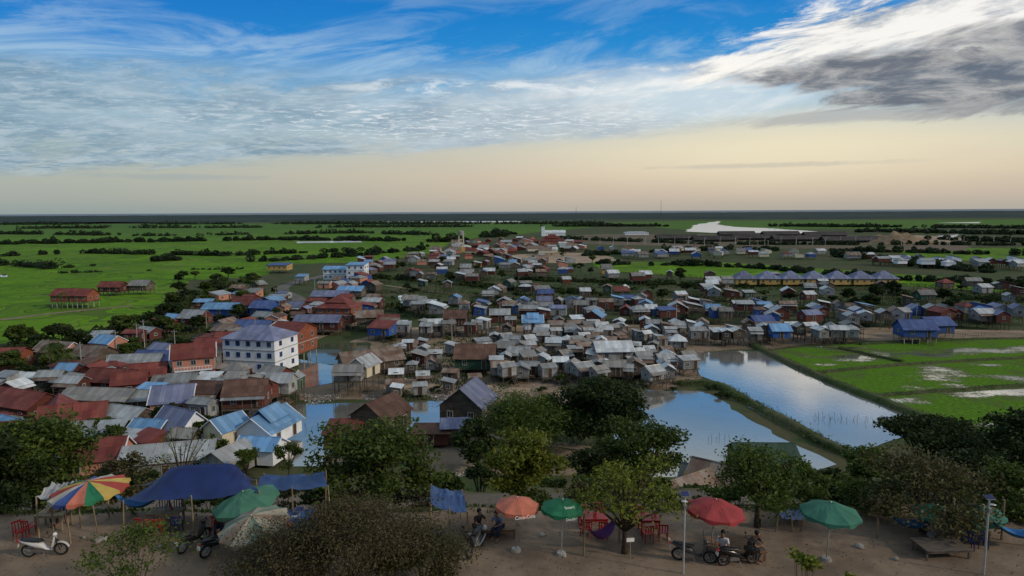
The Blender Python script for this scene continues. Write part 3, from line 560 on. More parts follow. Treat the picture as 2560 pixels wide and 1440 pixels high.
def cluster(poly,n,W,hs,roofs,walls,yaws,mind=1.0,porchp=.3,hw=(2.1,2.5),grp='stilt houses of the village',merge=False):
    us=[p[0] for p in poly]; vs=[p[1] for p in poly]; c=0
    for t in range(n*40):
        if c>=n: break
        u,v=R.uniform(min(us),max(us)),R.uniform(min(vs),max(vs))
        if not inpoly((u,v),poly): continue
        x,y=G(u,v); ww=R.uniform(*W); ll=ww*R.uniform(.6,.95)
        if any((x-a)**2+(y-b_)**2<((ww*.5+r)*mind)**2 for a,b_,r in PLACED): continue
        if any(inpoly((x,y),q) for q in POND[:2]+POND[3:]+[PAD]): continue
        if any((x-a)**2+(y-b_)**2<(ww*.5+3.2)**2 for a,b_ in roadpts): continue
        c+=1
        house(x,y,math.radians(R.choice(yaws)+R.uniform(-14,14)),ww,ll,R.uniform(*hs),R.uniform(*hw),R.choice(roofs),R.choice(walls),rt=R.choices(['gable','shed','hip'],[.72,.22,.06])[0],rise=ll*R.uniform(.18,.32),porch=R.uniform(.9,1.5) if R.random()<porchp else None,group=grp,ov=R.uniform(.2,.5),merge=merge)
Z3=['zinc','zinc','grey','pale','zinc','grey','pale','rust']
cluster([(0,990),(200,950),(480,960),(740,965),(745,1010),(560,1075),(380,1050),(0,1070)],26,(3.6,5.6),(1.5,2.8),['red','zinc','grey','zinc','lblue','brown','grey','pale'],['redwood','wood','zincw','redwood','greenw'],[0,70,-15],.88)
cluster([(0,1080),(380,1070),(560,1100),(560,1180),(0,1190)],14,(3.4,5.4),(.5,1),['red','zinc','grey','lblue','zinc'],['redwood','wood','zincw','pink'],[0,70,-15],.82)
cluster([(100,890),(300,870),(420,825),(520,770),(640,725),(760,700),(780,860),(700,930),(330,930)],36,(4.6,8),(1.5,2.6),['red','zinc','rust','grey','mauve','brown','zinc','red','lblue'],['redwood','wood','pink','redwood','zincw'],[-12,75],.88)
cluster([(760,715),(900,690),(960,745),(980,850),(790,860)],20,(5,8),(1.5,2.6),['red','rust','mauve','grey','zinc','red','zinc'],['redwood','wood','pink','bluew','zincw'],[-8,78],.88)
cluster([(1240,835),(1650,850),(1730,880),(1745,945),(1600,975),(1400,960),(1250,965),(1200,900)],96,(2.5,4.3),(1.3,2.2),Z3,['zincw','wood','zincw','zincw','wood'],[0,80,20],.78,.3,(1.8,2.1))
cluster([(1010,775),(1650,772),(2150,795),(2560,800),(2560,826),(2100,826),(1650,812),(1020,812)],84,(3.8,6.2),(2,3.2),Z3+['rust','blue','lblue','red','mauve','zinc'],['zincw','wood','redwood','zincw','bluew','redwood'],[0,85,85],.76,.3)
cluster([(1000,828),(1240,830),(1640,832),(1640,846),(1240,850),(980,850)],20,(3,4.6),(1.6,2.4),Z3,['zincw','wood','redwood'],[0,80],.85)
cluster([(1640,838),(1900,840),(2140,848),(2140,866),(1880,866),(1650,868)],26,(3.2,4.8),(1.8,2.6),Z3+['pale'],['zincw','wood'],[0,85],.82)
cluster([(900,650),(1100,640),(1420,650),(1440,700),(1300,715),(900,700)],70,(4.8,8),(1.8,3),Z3+['red','rust','mauve','lblue','red'],['zincw','wood','redwood','redwood','pink','bluew'],[0,80],.80)
cluster([(1040,705),(1500,690),(1800,700),(2560,730),(2560,775),(1800,770),(1080,765)],56,(4.2,6.8),(1.8,2.8),Z3+['rust','red','blue'],['zincw','wood','greenw','redwood'],[0,80],1.05)
cluster([(1120,612),(1300,600),(1470,612),(1480,635),(1240,645),(1060,640)],60,(7,12),(1,2.6),['red','rust','mauve','zinc','red','pale','zinc'],['redwood','pink','cream','wood'],[0,80],.78,merge=True)
cluster([(1500,628),(1760,630),(2150,640),(2180,652),(1800,648),(1500,650)],40,(6,10),(1.5,2.6),Z3+['red','rust','blue'],['zincw','redwood','cream','bluew'],[0,80],.85,merge=True)
cluster([(2180,655),(2560,665),(2560,678),(2200,668)],20,(6,9),(2,3),Z3+['mauve'],['zincw','redwood','white'],[0,80],.85,merge=True)
cluster([(970,880),(1180,870),(1200,1000),(960,1000)],18,(2.2,3.6),(.6,1.2),Z3+['rust'],['zincw','wood','redwood'],[0,80],1.2,.1,(1.6,1.9))
top(MB.obj('distant_houses',[WALL[k][1] for k in WK]+[ROOF[k][1] for k in RK]+[m_stilt]),'distant stilt houses beyond the village core','houses',kind='stuff')
# ---------------------------------------------------------------- vegetation
def treemeshes(H,rx,rz,nl,ncl,lpc,lsize,mat,sig=.42,fork=.35,trunk_r=None,droop=0,lean=0,asp=.55,seed=0,spread=1.0):
    q=random.Random(seed); tr=trunk_r or H*.028; b=B(); zc=H-rz; kz=min(1.2,rz/rx)
    fz=max(.12*H,min(fork*H,zc)); fk=Vector((lean,0,fz)); b.tube([(0,0,-.3),(lean*.3,.05*H*.2,fz*.5),fk],[tr*1.35,tr,tr*.85],8)
    C=[]
    for i in range(nl):
        th=2*math.pi*(i+q.random()*.8)/nl; ph=q.uniform(-.5,.75); r=q.uniform(.4,.72*spread)*math.sqrt(1-ph*ph*.6)
        if i%4==3: r=q.uniform(.05,.3); ph=q.uniform(.55,.8)
        L=Vector((lean+rx*r*math.cos(th),rx*r*math.sin(th),zc+rz*ph*.85))
        md=fk.lerp(L,.5)+Vector((0,0,rz*.10)); b.tube([fk,md,L],[tr*.55,tr*.32,tr*.12],5)
        lr=rx*q.uniform(.20,.40)
        for k in range(ncl):
            d=Vector((q.gauss(0,1),q.gauss(0,1),q.gauss(0,.8))).normalized()*lr*(q.random()**.4); d.z*=kz
            p=L+d; p.z=min(p.z,H)
            if k<ncl*.5: b.tube([md.lerp(L,q.random()),p.lerp(L,.4)+Vector((0,0,lr*.1)),p],[tr*.14,tr*.09,tr*.03],3)
            n=int(lpc*q.uniform(.5,1.4)); pts=np.clip(rs.normal(size=(n,3)),-1.5,1.5)*np.array([sig,sig,sig*.6*kz])*lr
            if droop: pts[:,2]-=np.abs(rs.normal(size=n))*droop*lr
            C.append(pts+np.array(p))
    C=np.concatenate(C); return b.mesh('trunk',[m_bark],True),leafmesh('crown',C,lsize,mat,asp)
def tree(x,y,z,meshes,s=1,rz=0,label='',name='tree',cat='tree',group=None):
    e=empty(name,(x,y,z),rz,label,cat,group); 
    for n,me in zip(('trunk','crown'),meshes): o=link(bpy.data.objects.new(n,me),e); o.scale=(s,s,s) if not hasattr(s,'__len__') else s
    return e
def tree_at(u,y,vt,vb,wpx,mat,nl=9,ncl=9,lpc=60,ls=.13,label='',fork=.35,base=None,zb=None,seed=0,nm='tree',**k):
    x,zt=ZV(y,u,vt); _,zbm=ZV(y,u,vb); z=terr(x,y)-.05 if zb is None else zb; rx=wpx/2/scl(y,z+3); rz=(zt-zbm)/2
    return tree(x,y,z,treemeshes(zt-z,rx,rz,nl,ncl,lpc,ls,mat,fork=fork,seed=seed or int(u+vt),**k),label=label,name=nm,cat=nm,rz=R.uniform(0,6) if not k.get('lean') else 0)
tree_at(70,36,1040,1290,330,L_mid,16,12,80,.13,'dense leafy tree beside the parasols',trunk_r=.2)
tree_at(-40,33,1090,1330,260,L_dark,9,10,60,.14,'dark leafy tree beside the terrace')
tree_at(445,42,1050,1175,240,L_yel,11,6,4,.09,'thin nearly bare tree with few leaves',sig=.4,trunk_r=.12)
tree_at(300,40,1130,1250,150,L_drl,8,7,22,.11,'small dry tree with bare twigs')
tree_at(945,35,1050,1270,350,L_mid,18,12,60,.115,'broad green tree beside the blue awning',trunk_r=.16,spread=1.1)
tree_at(1305,37,1078,1240,240,L_yel,14,11,55,.12,'yellow green leafy tree beside orange parasol',trunk_r=.12)
tree_at(1320,104,965,1130,280,L_mid,17,12,85,.30,'feathery willow like tree beside pond',droop=.7,asp=.25)
tree_at(1195,98,1045,1170,130,L_dark,9,10,60,.28,'dark tree beside slate blue roofed house')
tree_at(1505,104,952,1100,250,L_dark,18,14,90,.28,'dense dark domed tree beside pond')
tree_at(1595,62,1060,1190,270,L_mid,16,12,70,.17,'spreading green tree on the slope')
tree_at(1480,58,1120,1230,130,L_dark,9,10,60,.17,'dark green tree on the slope')
tree_at(1565,27.2,1150,1330,290,L_yel,15,9,24,.075,'open crowned tree with forked trunk on the terrace',fork=.25,trunk_r=.14,sig=.42,spread=1.1)
tree_at(1900,29.5,1115,1310,250,L_mid,14,10,40,.085,'leafy tree shading a wooden platform',trunk_r=.14)
tree_at(2010,34,1140,1290,150,L_mid,9,9,40,.095,'slim green tree beside teal parasol')
tree_at(2350,62,1038,1150,290,L_dark,18,13,70,.18,'dark domed tree on the slope')
tree_at(2175,50,1115,1220,130,L_mid,10,10,50,.14,'green tree on the slope')
tree_at(2320,29,1130,1340,350,L_drl,18,10,40,.085,'sparse olive brown tree over hammocks',trunk_r=.13,fork=.2)
tree_at(2180,31,1180,1340,170,L_mid,10,9,46,.09,'bushy green tree on terrace edge')
tree_at(2450,34,1120,1280,240,L_dark,12,10,56,.11,'dark leafy tree behind hammocks'); tree_at(2110,37,1180,1280,120,L_mid,8,9,44,.10,'green bushy tree beside the road')
tree_at(2580,52,1015,1240,200,L_dark,12,12,60,.17,'tall dark tree at the slope')
tree_at(2540,31,1150,1370,230,L_mid,13,10,50,.095,'leafy tree at the terrace edge')
tree_at(870,24.2,1255,1450,440,L_dry,22,14,88,.046,'dry brown feathery shrub growing below the viewpoint',fork=.12,zb=23.5,trunk_r=.05,sig=.5,nm='shrub',spread=1.1,seed=11)
tree_at(700,23.8,1325,1480,310,L_dry,15,12,80,.046,'dry brown twiggy shrub on the bank',fork=.12,zb=23.4,trunk_r=.04,sig=.5,nm='shrub',spread=1.1)
tree_at(1050,24.2,1325,1470,280,L_drl,15,12,80,.046,'dry olive shrub on the bank',fork=.12,zb=23.5,trunk_r=.04,sig=.5,nm='shrub',spread=1.1)
tree_at(800,24.8,1290,1400,220,L_drl,10,11,70,.046,'olive shrub among dry twigs',fork=.12,zb=23.5,trunk_r=.04,sig=.5,nm='shrub')
tree_at(330,23.5,1310,1460,300,L_mid,13,8,26,.06,'leggy green shrub with thin stems',fork=.1,zb=23.6,trunk_r=.03,nm='shrub')
tree_at(2015,9,1355,1500,90,L_yel,5,6,14,.035,'bright green sapling top close by',fork=.3,zb=30.8,trunk_r=.02,nm='sapling')
tree_at(2120,9.2,1425,1520,60,L_yel,4,5,10,.035,'bright green sapling tip close by',fork=.3,zb=30.6,trunk_r=.02,nm='sapling')
for (u,y,vt,vb,wd,mt) in ((720,92,1105,1180,80,L_mid),(612,90,1120,1180,70,L_mid),(1120,45,1175,1250,70,L_dark),(240,80,1180,1230,110,L_dark),(150,60,1150,1250,130,L_dark),(1740,49,1215,1265,70,L_mid),(2080,60,1165,1230,100,L_dark),(1200,60,1160,1220,80,L_dark),(2440,45,1170,1260,180,L_dark),(1480,42,1190,1250,130,L_mid),(1650,49,1200,1260,90,L_dark),(2070,40,1210,1270,80,L_mid),(350,60,1180,1240,90,L_dark),(1380,50,1200,1250,80,L_dark)):
    tree_at(u,y,vt,vb,wd,mt,9,8,44,.14,'bushy green tree on the hillside')
for i,u in enumerate((60,200,330,520,610,700,800,880,960,1030,1330,1460,1520,1590,1660,1790,1850,1930,2010,2120,2200,2300,2420,2520)):
    tree_at(u,R.uniform(35,41),R.uniform(1205,1235),R.uniform(1262,1285),R.uniform(90,150),R.choice([L_mid,L_drl,L_mid,L_dark]),8,7,36,.09,'low bush on the slope above the road',nm='shrub',fork=.1,trunk_r=.04)
protos=[treemeshes(6,2.8,2.2,9,7,32,.33,m,seed=i+40) for i,m in enumerate([L_dark,L_mid,L_dark,L_dark,L_mid])]
bush=[treemeshes(2.6,1.9,1.2,7,6,28,.25,m,fork=.12,trunk_r=.05,seed=i+60) for i,m in enumerate([L_dark,L_mid,L_dark])]
def palm():
    b=B(); b.tube([(0,0,-.2),(.2,0,3),(.3,0,7)],[.2,.15,.12],7); c=B()
    for i in range(18):
        th=i*2.4; up=R.uniform(.1,1.1); P=[]
        for k in range(7): t=k/6; P.append(Vector((.3+math.cos(th)*2.6*t,math.sin(th)*2.6*t,7+up*2.2*t-2.6*t*t)))
        sd=Vector((-math.sin(th),math.cos(th),0))
        for k in range(6):
            for s in (-1,1):
                for m_ in (0,.5):
                    p=P[k].lerp(P[k+1],m_); q=p+sd*s*.75*(1-abs(k-2.5)/5)+Vector((0,0,-.3)); r=P[k].lerp(P[k+1],m_+.25); c.add([p,q,r],[(0,1,2)])
    return b.mesh('trunk',[m_bark]),c.mesh('crown',[L_mid])
pm=palm()
def clearof(x,y,r):
    return not any((x-a)**2+(y-b_)**2<(rr+r)**2 for a,b_,rr in PLACED) and not any(inpoly((x,y),q) for q in POND) and not any((x-a)**2+(y-b_)**2<(r+3)**2 for a,b_ in roadpts)
def scatter(poly,n,ps,smin,smax,lab,name,cat,grp,rr=.8,avoidpad=True):
    us=[p[0] for p in poly]; vs=[p[1] for p in poly]; c=0
    for t in range(n*15):
        if c>=n: break
        u,v=R.uniform(min(us),max(us)),R.uniform(min(vs),max(vs))
        if not inpoly((u,v),poly): continue
        x,y=G(u,v)
        if not clearof(x,y,rr) or (avoidpad and inpoly((x,y),PAD)): continue
        c+=1; s=R.uniform(smin,smax); tree(x,y,terr(x,y),R.choice(ps),(s*R.uniform(.9,1.3),s,s*R.uniform(.8,1.1)),R.uniform(0,6),lab,name,cat,grp)
g1='trees scattered through the village'; g2='shrubs scattered through the village'
scatter([(0,860),(330,830),(420,800),(520,740),(640,705),(700,700),(760,850),(640,900),(330,900),(0,980)],80,protos,.6,1.2,'dark green tree among village houses','tree','tree',g1,.8)
scatter([(450,700),(640,690),(700,720),(640,760),(420,790)],24,protos,.8,1.3,'dark green tree beside rice field','tree','tree',g1,1.2)
scatter([(880,690),(1500,690),(2560,720),(2560,800),(1300,770),(940,800)],120,protos[:1]+bush,.6,1.2,'low dark bush between stilt houses','shrub','shrub',g2,.4)
scatter([(1000,620),(1500,620),(1500,690),(900,690)],40,protos,.5,1.0,'dark green tree among distant houses','tree','tree',g1,.6)
scatter([(960,770),(1250,780),(1650,800),(1740,900),(1600,990),(950,1000)],34,bush,.4,.85,'small shrub on bare earth','shrub','shrub',g2,.2)
scatter([(0,950),(560,960),(720,1000),(560,1170),(0,1170)],34,protos,.4,.75,'small green tree between houses','tree','tree',g1,.1)
scatter([(1560,980),(1900,1010),(2100,1130),(1800,970)],16,bush,.3,.5,'small shrub on the dike','shrub','shrub',g2,0.2)
for (u,v) in ((610,730),(640,738),(570,745),(540,720),(470,790),(125,960),(170,965),(1090,730),(155,775)):
    x,y=G(u,v); tree(x,y,0,pm,R.uniform(.9,1.2),R.uniform(0,6),'feathery palm among village houses','palm_tree','tree','palms in the village')
def treerow(px,width,hgt,n,ls,mat,lab,gap=.35,dens=1.0):
    P=[Vector((*G(u,v),0)) for u,v in px]; C=[]; seg=[(P[i+1]-P[i]).length for i in range(len(P)-1)]; T=sum(seg); ncl=max(6,int(dens*T/(hgt*.55)*max(1,width/(hgt*2.2)))); m_=max(9,int(n*1.1/ncl))
    for k in range(ncl):
        t=rs.uniform(0,T); i=0
        while t>seg[i] and i<len(seg)-1: t-=seg[i]; i+=1
        p=P[i].lerp(P[i+1],min(1,t/seg[i])); nz=mn.noise(p*(.9/max(hgt,width)/4+.004))
        if nz<-gap: continue
        hh=hgt*rs.uniform(.3,1.0)*(1+.6*nz)*(1.5 if rs.rand()<.06 else 1); r=hgt*rs.uniform(.35,.9); d=rs.normal(size=(m_,3)); d/=np.linalg.norm(d,axis=1)[:,None]; d*=(rs.uniform(.35,1,m_)**.5)[:,None]
        o=np.array([p.x+rs.normal()*width*.35,p.y+rs.normal()*width*.35,hh*.45]); C.append(d*np.array([r,r,hh*.55])+o)
    if not C: return
    C=np.concatenate(C); C[:,2]=np.maximum(C[:,2],.1); o=link(bpy.data.objects.new('tree_row',leafmesh('tree_row',C,ls,mat,.6))); top(o,lab,'trees',kind='stuff')
treerow([(-100,613),(300,606),(700,600),(1140,604)],20,7,30000,1.1,L_far,'ragged row of dark trees between fields')
treerow([(-100,584),(400,590),(900,583),(1130,590)],26,7,16000,1.5,L_far,'distant dark tree row',.02)
treerow([(-100,572),(700,569),(1500,566)],50,8,18000,2.2,L_far,'distant dark tree row',.05)
treerow([(-100,562),(700,560),(1500,560)],80,9,18000,3,L_far,'distant dark tree row',.1)
treerow([(-20,642),(200,633),(420,637),(560,640),(900,628)],7,5,14000,.8,L_far,'broken line of trees on a bund',.02)
treerow([(-20,662),(140,672),(250,664)],5,5,4000,.6,L_far,'broken hedge in rice',.05); treerow([(370,655),(440,650)],6,7,3000,.6,L_far,'clump of trees in rice')
treerow([(0,690),(120,684),(420,676),(640,672)],3,2.0,5000,.4,L_far,'low hedge on a rice bund',.0)
treerow([(1100,606),(1240,592),(1270,585)],25,12,12000,1.2,L_far,'tall dark grove behind the village')
treerow([(640,655),(900,640),(1080,622)],10,5,14000,.8,L_far,'dark hedge behind village houses')
treerow([(1400,598),(1800,612),(2300,612),(2700,615)],12,5,20000,1.0,L_far,'line of trees beside cleared ground',.2)
treerow([(1500,660),(1850,668),(2250,700),(2600,712)],9,4,16000,.7,L_far,'dark hedge along rice strip')
treerow([(2100,640),(2300,665),(2600,690)],16,6,18000,.8,L_far,'thick dark tree belt'); treerow([(1450,640),(1800,625),(2200,630),(2600,640)],12,5,18000,.9,L_far,'tree belt behind houses')
treerow([(2380,600),(2700,610)],30,6,12000,1.2,L_far,'thick dark wood'); treerow([(2200,580),(2700,588)],60,8,14000,1.8,L_far,'distant dark wood'); treerow([(1430,566),(1700,566)],40,9,8000,2,L_far,'distant wood')
treerow([(0,870),(180,862),(330,845),(420,790),(460,740)],6,4,18000,.5,L_dark,'dark scrub along rice field edge')
treerow([(1950,566),(2700,572)],60,8,14000,2,L_far,'distant dark wood')
treerow([(1300,700),(1700,712),(2100,730),(2560,755)],9,2.4,24000,.45,L_dark,'tangled dark scrub between houses',.2); treerow([(960,770),(1300,760),(1800,775)],6,2,16000,.4,L_dark,'tangled dark scrub between houses',.1); treerow([(900,690),(1250,720),(1500,735)],9,2.4,16000,.45,L_dark,'tangled dark scrub',.2)
# far flood forest as a canopy sheet
b=B(); gx=np.linspace(-9000,9000,260); gy=np.geomspace(2600,9100,40)
for y in gy:
    for x in gx:
        edge=2700+700*mn.noise(Vector((x*.0009,0,5))); h=8+5*mn.noise(Vector((x*.02,y*.02,0))); t=min(1,max(0,(y-edge)/300)); b.v.append((x,y,-1+(h+1)*t))
nx=len(gx)
for j in range(len(gy)-1):
    for i in range(nx-1): b.f.append((j*nx+i,j*nx+i+1,(j+1)*nx+i+1,(j+1)*nx+i)); b.m.append(0)
m_forest=groundmat('forest_canopy',[(.026,.042,.040),(.04,.058,.048),(.020,.034,.034),(.045,.060,.055)],(.002,.01,.05))[0]
top(b.obj('flooded_forest',[m_forest],smooth=True),'dark flooded forest reaching the lake shore','forest',kind='stuff')
def tuft(P,n,wd,ls,lab,z=.6):
    C=[]; 
    for k in range(n):
        i=rs.randint(0,len(P)-1); p=P[i].lerp(P[i+1],rs.rand()); C.append((p.x+rs.normal()*wd,p.y+rs.normal()*wd,z*rs.rand()+.15))
    o=link(bpy.data.objects.new('grass',leafmesh('grass',np.array(C),ls,L_grass,.25,up=1.5))); top(o,lab,'grass',kind='stuff')
tuft(D1,6000,.7,.25,'long grass along the dike'); tuft(D2,8000,.85,.25,'long grass along the dike')
for P_ in BU: tuft(P_,1800,.5,.2,'grass along the paddy bund',.4)
C=[]
for poly,n in (([(880,690),(1500,680),(2560,720),(2560,800),(1300,772),(940,810)],26000),([(0,870),(420,790),(640,710),(760,850),(640,930),(0,1000)],9000),([(960,830),(1240,830),(1200,1000),(960,1000)],2500),([(1240,830),(1740,880),(1600,990),(1240,990)],3500)):
    us=[p[0] for p in poly]; vs=[p[1] for p in poly]; c=0; t=0
    while c<n and t<n*12:
        t+=1; u,v=rs.uniform(min(us),max(us)),rs.uniform(min(vs),max(vs))
        if inpoly((u,v),poly):
            x,y=G(u,v)
            if mn.noise(Vector((x*.06,y*.06,2)))>-.1: C.append((x+rs.normal()*.4,y+rs.normal()*.4,.15+.3*rs.rand())); c+=1
top(link(bpy.data.objects.new('ground_cover',leafmesh('ground_cover',np.array(C),.42,L_grass,.4,up=.5))),'rough weeds and grass between stilt houses','weeds',kind='stuff')
m_lit=M('litter_mix',(.5,.5,.48),(.12,.14,.2),.8,.6,coord='World',bump=0)
C=[]
for poly,n in (([(960,850),(1250,830),(1740,880),(1700,970),(1500,1000),(1000,1000)],3200),([(760,985),(1140,990),(1140,1012),(760,1012)],1200),([(1020,1120),(1250,1100),(1250,1200),(1020,1200)],400)):
    us=[p[0] for p in poly]; vs=[p[1] for p in poly]; c=0
    while c<n:
        u,v=R.uniform(min(us),max(us)),R.uniform(min(vs),max(vs))
        if inpoly((u,v),poly) and mn.noise(Vector((u*.012,v*.03,0)))>-.05: x,y=G(u,v); C.append((x,y,.12)); c+=1
        elif R.random()<.02: c+=1
top(link(bpy.data.objects.new('litter',leafmesh('litter',np.array(C),.15,m_lit,.7,.8))),'scattered rubbish and plastic on bare earth','litter',kind='stuff')
C=[(x,y,terr(x,y)+.02) for x,y in ((rs.uniform(-26,26),rs.uniform(22,31)) for _ in range(2600))]
m_dead=leafmat('dead_leaves',(.12,.085,.045),(.17,.13,.08),(.08,.06,.04),2)
top(link(bpy.data.objects.new('fallen_leaves',leafmesh('fallen_leaves',np.array(C),.03,m_dead,.6,.6))),'dry fallen leaves on the sandy terrace','leaves',kind='stuff')
C=[]
for _ in range(24000):
    x=rs.uniform(-36,36); y=rs.uniform(31.0,43.6) if rs.rand()<.7 else rs.uniform(47.3,70)
    if y<34 and mn.noise(Vector((x*.3,y*.3,1)))<0: continue
    C.append((x,y,terr(x,y)+.12))
top(link(bpy.data.objects.new('scrub_grass',leafmesh('scrub_grass',np.array(C),.17,L_grass,.3,up=1.0))),'rough grass on the slope beside the road','grass',kind='stuff')
# ---------------------------------------------------------------- poles, towers, posts
def pole(u,v,h,lab,z=0,arm=True):
    x,y=G(u,v,z); e=empty('utility_pole',(x,y,z),R.uniform(-.3,.3),lab,'pole','utility poles along the village road')
    b=B(); b.tube([(0,0,-.2),(0,0,h)],[.16,.09],6); b.obj('post',[m_conc],e)
    b=B(); b.box((0,0,h-.6),(1.6,.1,.1)); [b.tube([(q,0,h-.55),(q,0,h-.35)],.05,5) for q in (-.7,0,.7)]; b.obj('crossarm',[m_conc],e)
for u,v in ((292,893),(345,880),(362,872),(518,842),(700,800),(690,760),(205,930),(788,742),(1100,645),(1250,820),(1690,830),(1440,815),(2060,745),(1130,860),(1320,850),(1900,790),(2290,810),(820,700),(640,860),(440,905)):
    pole(u,v,R.uniform(7,9),'slender concrete utility pole')
for i in range(30):
    u=1420+R.uniform(-4,4)+i*38; v=612+R.uniform(-2,2); x,y=G(u,v); e=empty('street_lamp',(x,y,0),0,'tall street lamp along the cleared road','street lamp','street lamps along the far road')
    b=B(); b.tube([(0,0,0),(0,0,8),(.3,0,8.4),(1.4,0,8.6)],[.22,.14,.12,.1],5); b.obj('post',[m_whitemetal],e); b=B(); b.box((1.6,0,8.55),(1,.35,.15)); b.obj('lamp_head',[m_whitemetal],e)
x,y=G(1153,630); e=empty('water_tower',(x,y,0),.2,'water tower on tall pale gold lattice legs','water tower')
b=B(); 
for a in (-2,2):
    for c_ in (-2,2): b.tube([(a*1.3,c_*1.3,0),(a,c_,16)],.34,5)
for z in (4,8,12): 
    for q in (-2,2): b.box((0,q*1.15,z),(4.8,.3,.35)); b.box((q*1.15,0,z),(.3,4.8,.35))
b.obj('leg_frame',[WALL['cream'][1]],e); b=B(); b.tube([(0,0,16),(0,0,19.5),(0,0,20.3)],[2.9,2.9,.4],14); b.obj('tank',[m_conc],e)
b=B(); b.box((0,0,2.5),(6.5,6.5,5)); b.obj('base_building',[WALL['yellow'][1]],e)
for u,h in ((1440,62),(1652,90)):
    x,y=G(u,545); e=empty('radio_mast',(x,y,0),0,'thin guyed radio mast on the horizon','mast')
    b=B(); b.tube([(0,0,0),(0,0,h)],[1.0,.6],4); [b.box((0,0,k),(2,2,.6)) for k in range(10,h,12)]; b.obj('mast_frame',[m_black],e)
b=B(); N=18; xs_=np.linspace(-1,1,N); x0,y0=G(2240,606)
for j in range(N):
    for i in range(N):
        r=math.hypot(xs_[i],xs_[j]); h=max(0,1-r)**.8*11*(1+.7*mn.noise(Vector((i*.5,j*.5,0)))); b.v.append((x0+xs_[i]*36,y0+xs_[j]*60,h-.1))
for j in range(N-1):
    for i in range(N-1): b.f.append((j*N+i,j*N+i+1,(j+1)*N+i+1,(j+1)*N+i)); b.m.append(0)
m_sandm=groundmat('excavated_sand',[(.26,.18,.11),(.20,.14,.09),(.15,.11,.07),(.22,.16,.11)],(.02,.1,1),thr=(.4,.6))[0]
top(b.obj('sand_mound',[m_sandm],smooth=True),'large heap of excavated tan sand','sand heap',kind='structure')
for k,(u,v,n) in enumerate(((2120,1055,14),(2070,1045,8),(800,1075,8),(1800,1100,6))):
    x,y=G(u,v); e=empty('fishing_stakes',(x,y,.1),0,'row of thin fishing stakes in the pond','fishing stakes'); 
    b=B()
    for i in range(n): xx=(i-n/2)*.7; yy=R.uniform(-1,1); b.tube([(xx,yy,-.2),(xx+R.uniform(-.4,.4),yy,R.uniform(.3,1.2))],.03,4)
    b.obj('stake_line',[m_stilt],e)
for (u,v,n,ya) in ((790,1003,8,0),(1040,1008,9,.1),(1230,985,7,0),(1500,1000,8,-.1),(1020,905,7,1.0),(2400,842,10,0),(2100,882,8,0)):
    x,y=G(u,v); e=empty('stick_fence',(x,y,0),ya,'rough stick fence by the water','fence','stick fences'); b=B()
    for i in range(n*2): b.tube([(i*.8-n*.8,0,-.1),(i*.8-n*.8+R.uniform(-.1,.1),0,1.2)],.035,4)
    for z in (.4,.95): b.tube([(-n*.8,0,z),(n*.8-.8,0,z)],.025,4)
    b.obj('fence_panel',[m_stilt],e)
# ---------------------------------------------------------------- terrace furniture
def T(u,v): return G(u,v,TZ)
def umbrella(u,v,vtop,wpx,cols,label,tilt=(0,0),gores=8,text=None,rise=.30,pz=0,lift=0):
    x,y=T(u,v); _,zt=ZV(y,u,vtop); H=zt-TZ; r=wpx/2/scl(y,TZ+2)
    e=empty('parasol',(x,y,TZ),0,label,'parasol','market parasols on the terrace',rot=(tilt[0],tilt[1],.2))
    b=B(); b.tube([(0,0,-.05),(0,0,H+.05)],.026,8); b.obj('pole',[m_bamboo if pz else m_whitemetal],e,smooth=True)
    b=B(); sub=5; ring=6; zr=r*rise*1.15; n=gores*sub
    for j in range(ring+1):
        t=j/ring
        for i in range(n):
            a=2*math.pi*i/n; w_=abs(math.sin(math.pi*((i%sub)/sub))); rr=r*t*(1-.07*w_*t); z=H-zr*(t**1.35)-.05*w_*t*r*.6+.02*mn.noise(Vector((i*.7,j,x)))*r
            b.v.append((rr*math.cos(a),rr*math.sin(a),z))
    for j in range(ring):
        for i in range(n): i2=(i+1)%n; b.f.append((j*n+i,j*n+i2,(j+1)*n+i2,(j+1)*n+i)); b.m.append((i//sub)%len(cols))
    base=len(b.v)
    for i in range(n):
        q=b.v[ring*n+i]; dz=.14+.05*math.sin(i*math.pi/sub*2); b.v.append((q[0]*1.005,q[1]*1.005,q[2]-dz))
    for i in range(n): i2=(i+1)%n; b.f.append((ring*n+i,ring*n+i2,base+i2,base+i)); b.m.append((i//sub)%len(cols))
    b.obj('canopy',cols,e)
    b=B(); 
    for k in range(gores): a=2*math.pi*k/gores; b.tube([(0,0,H-.55),(r*.5*math.cos(a),r*.5*math.sin(a),H-zr*.42)],.008,4)
    b.obj('rib_frame',[m_metal],e)
    b=B(); b.tube([(0,0,0),(0,0,.12)],[.22,.18],12); b.obj('foot',[m_conc],e)
    if text:
        for body,sz,dz,mt in text:
            cu=bpy.data.curves.new('lettering','FONT'); cu.body=body; cu.size=sz; cu.align_x='CENTER'; cu.extrude=.003
            tmp=bpy.data.objects.new('lettering_source',cu); SC.objects.link(tmp); bpy.context.view_layer.update()
            me=bpy.data.meshes.new_from_object(tmp.evaluated_get(bpy.context.evaluated_depsgraph_get())); bpy.data.objects.remove(tmp); me.materials.clear(); me.materials.append(mt)
            o=bpy.data.objects.new('lettering',me); a=-math.pi/2+.12
            rr=(r*1.03 if dz<0 else r*.80)+.03; zz=(H-zr-.14 if dz<0 else H-zr*(.78**1.35)+.03)
            tl=math.radians(85 if dz<0 else 30)
            link(o,e,(rr*math.cos(a),rr*math.sin(a),zz+(0 if dz<0 else dz)),(tl,0,a+math.pi/2))
    return e
cm=lambda n,c: M('canopy_'+n,c,tuple(k*.75 for k in c),1.5,.75,bump=.15,var=.03)
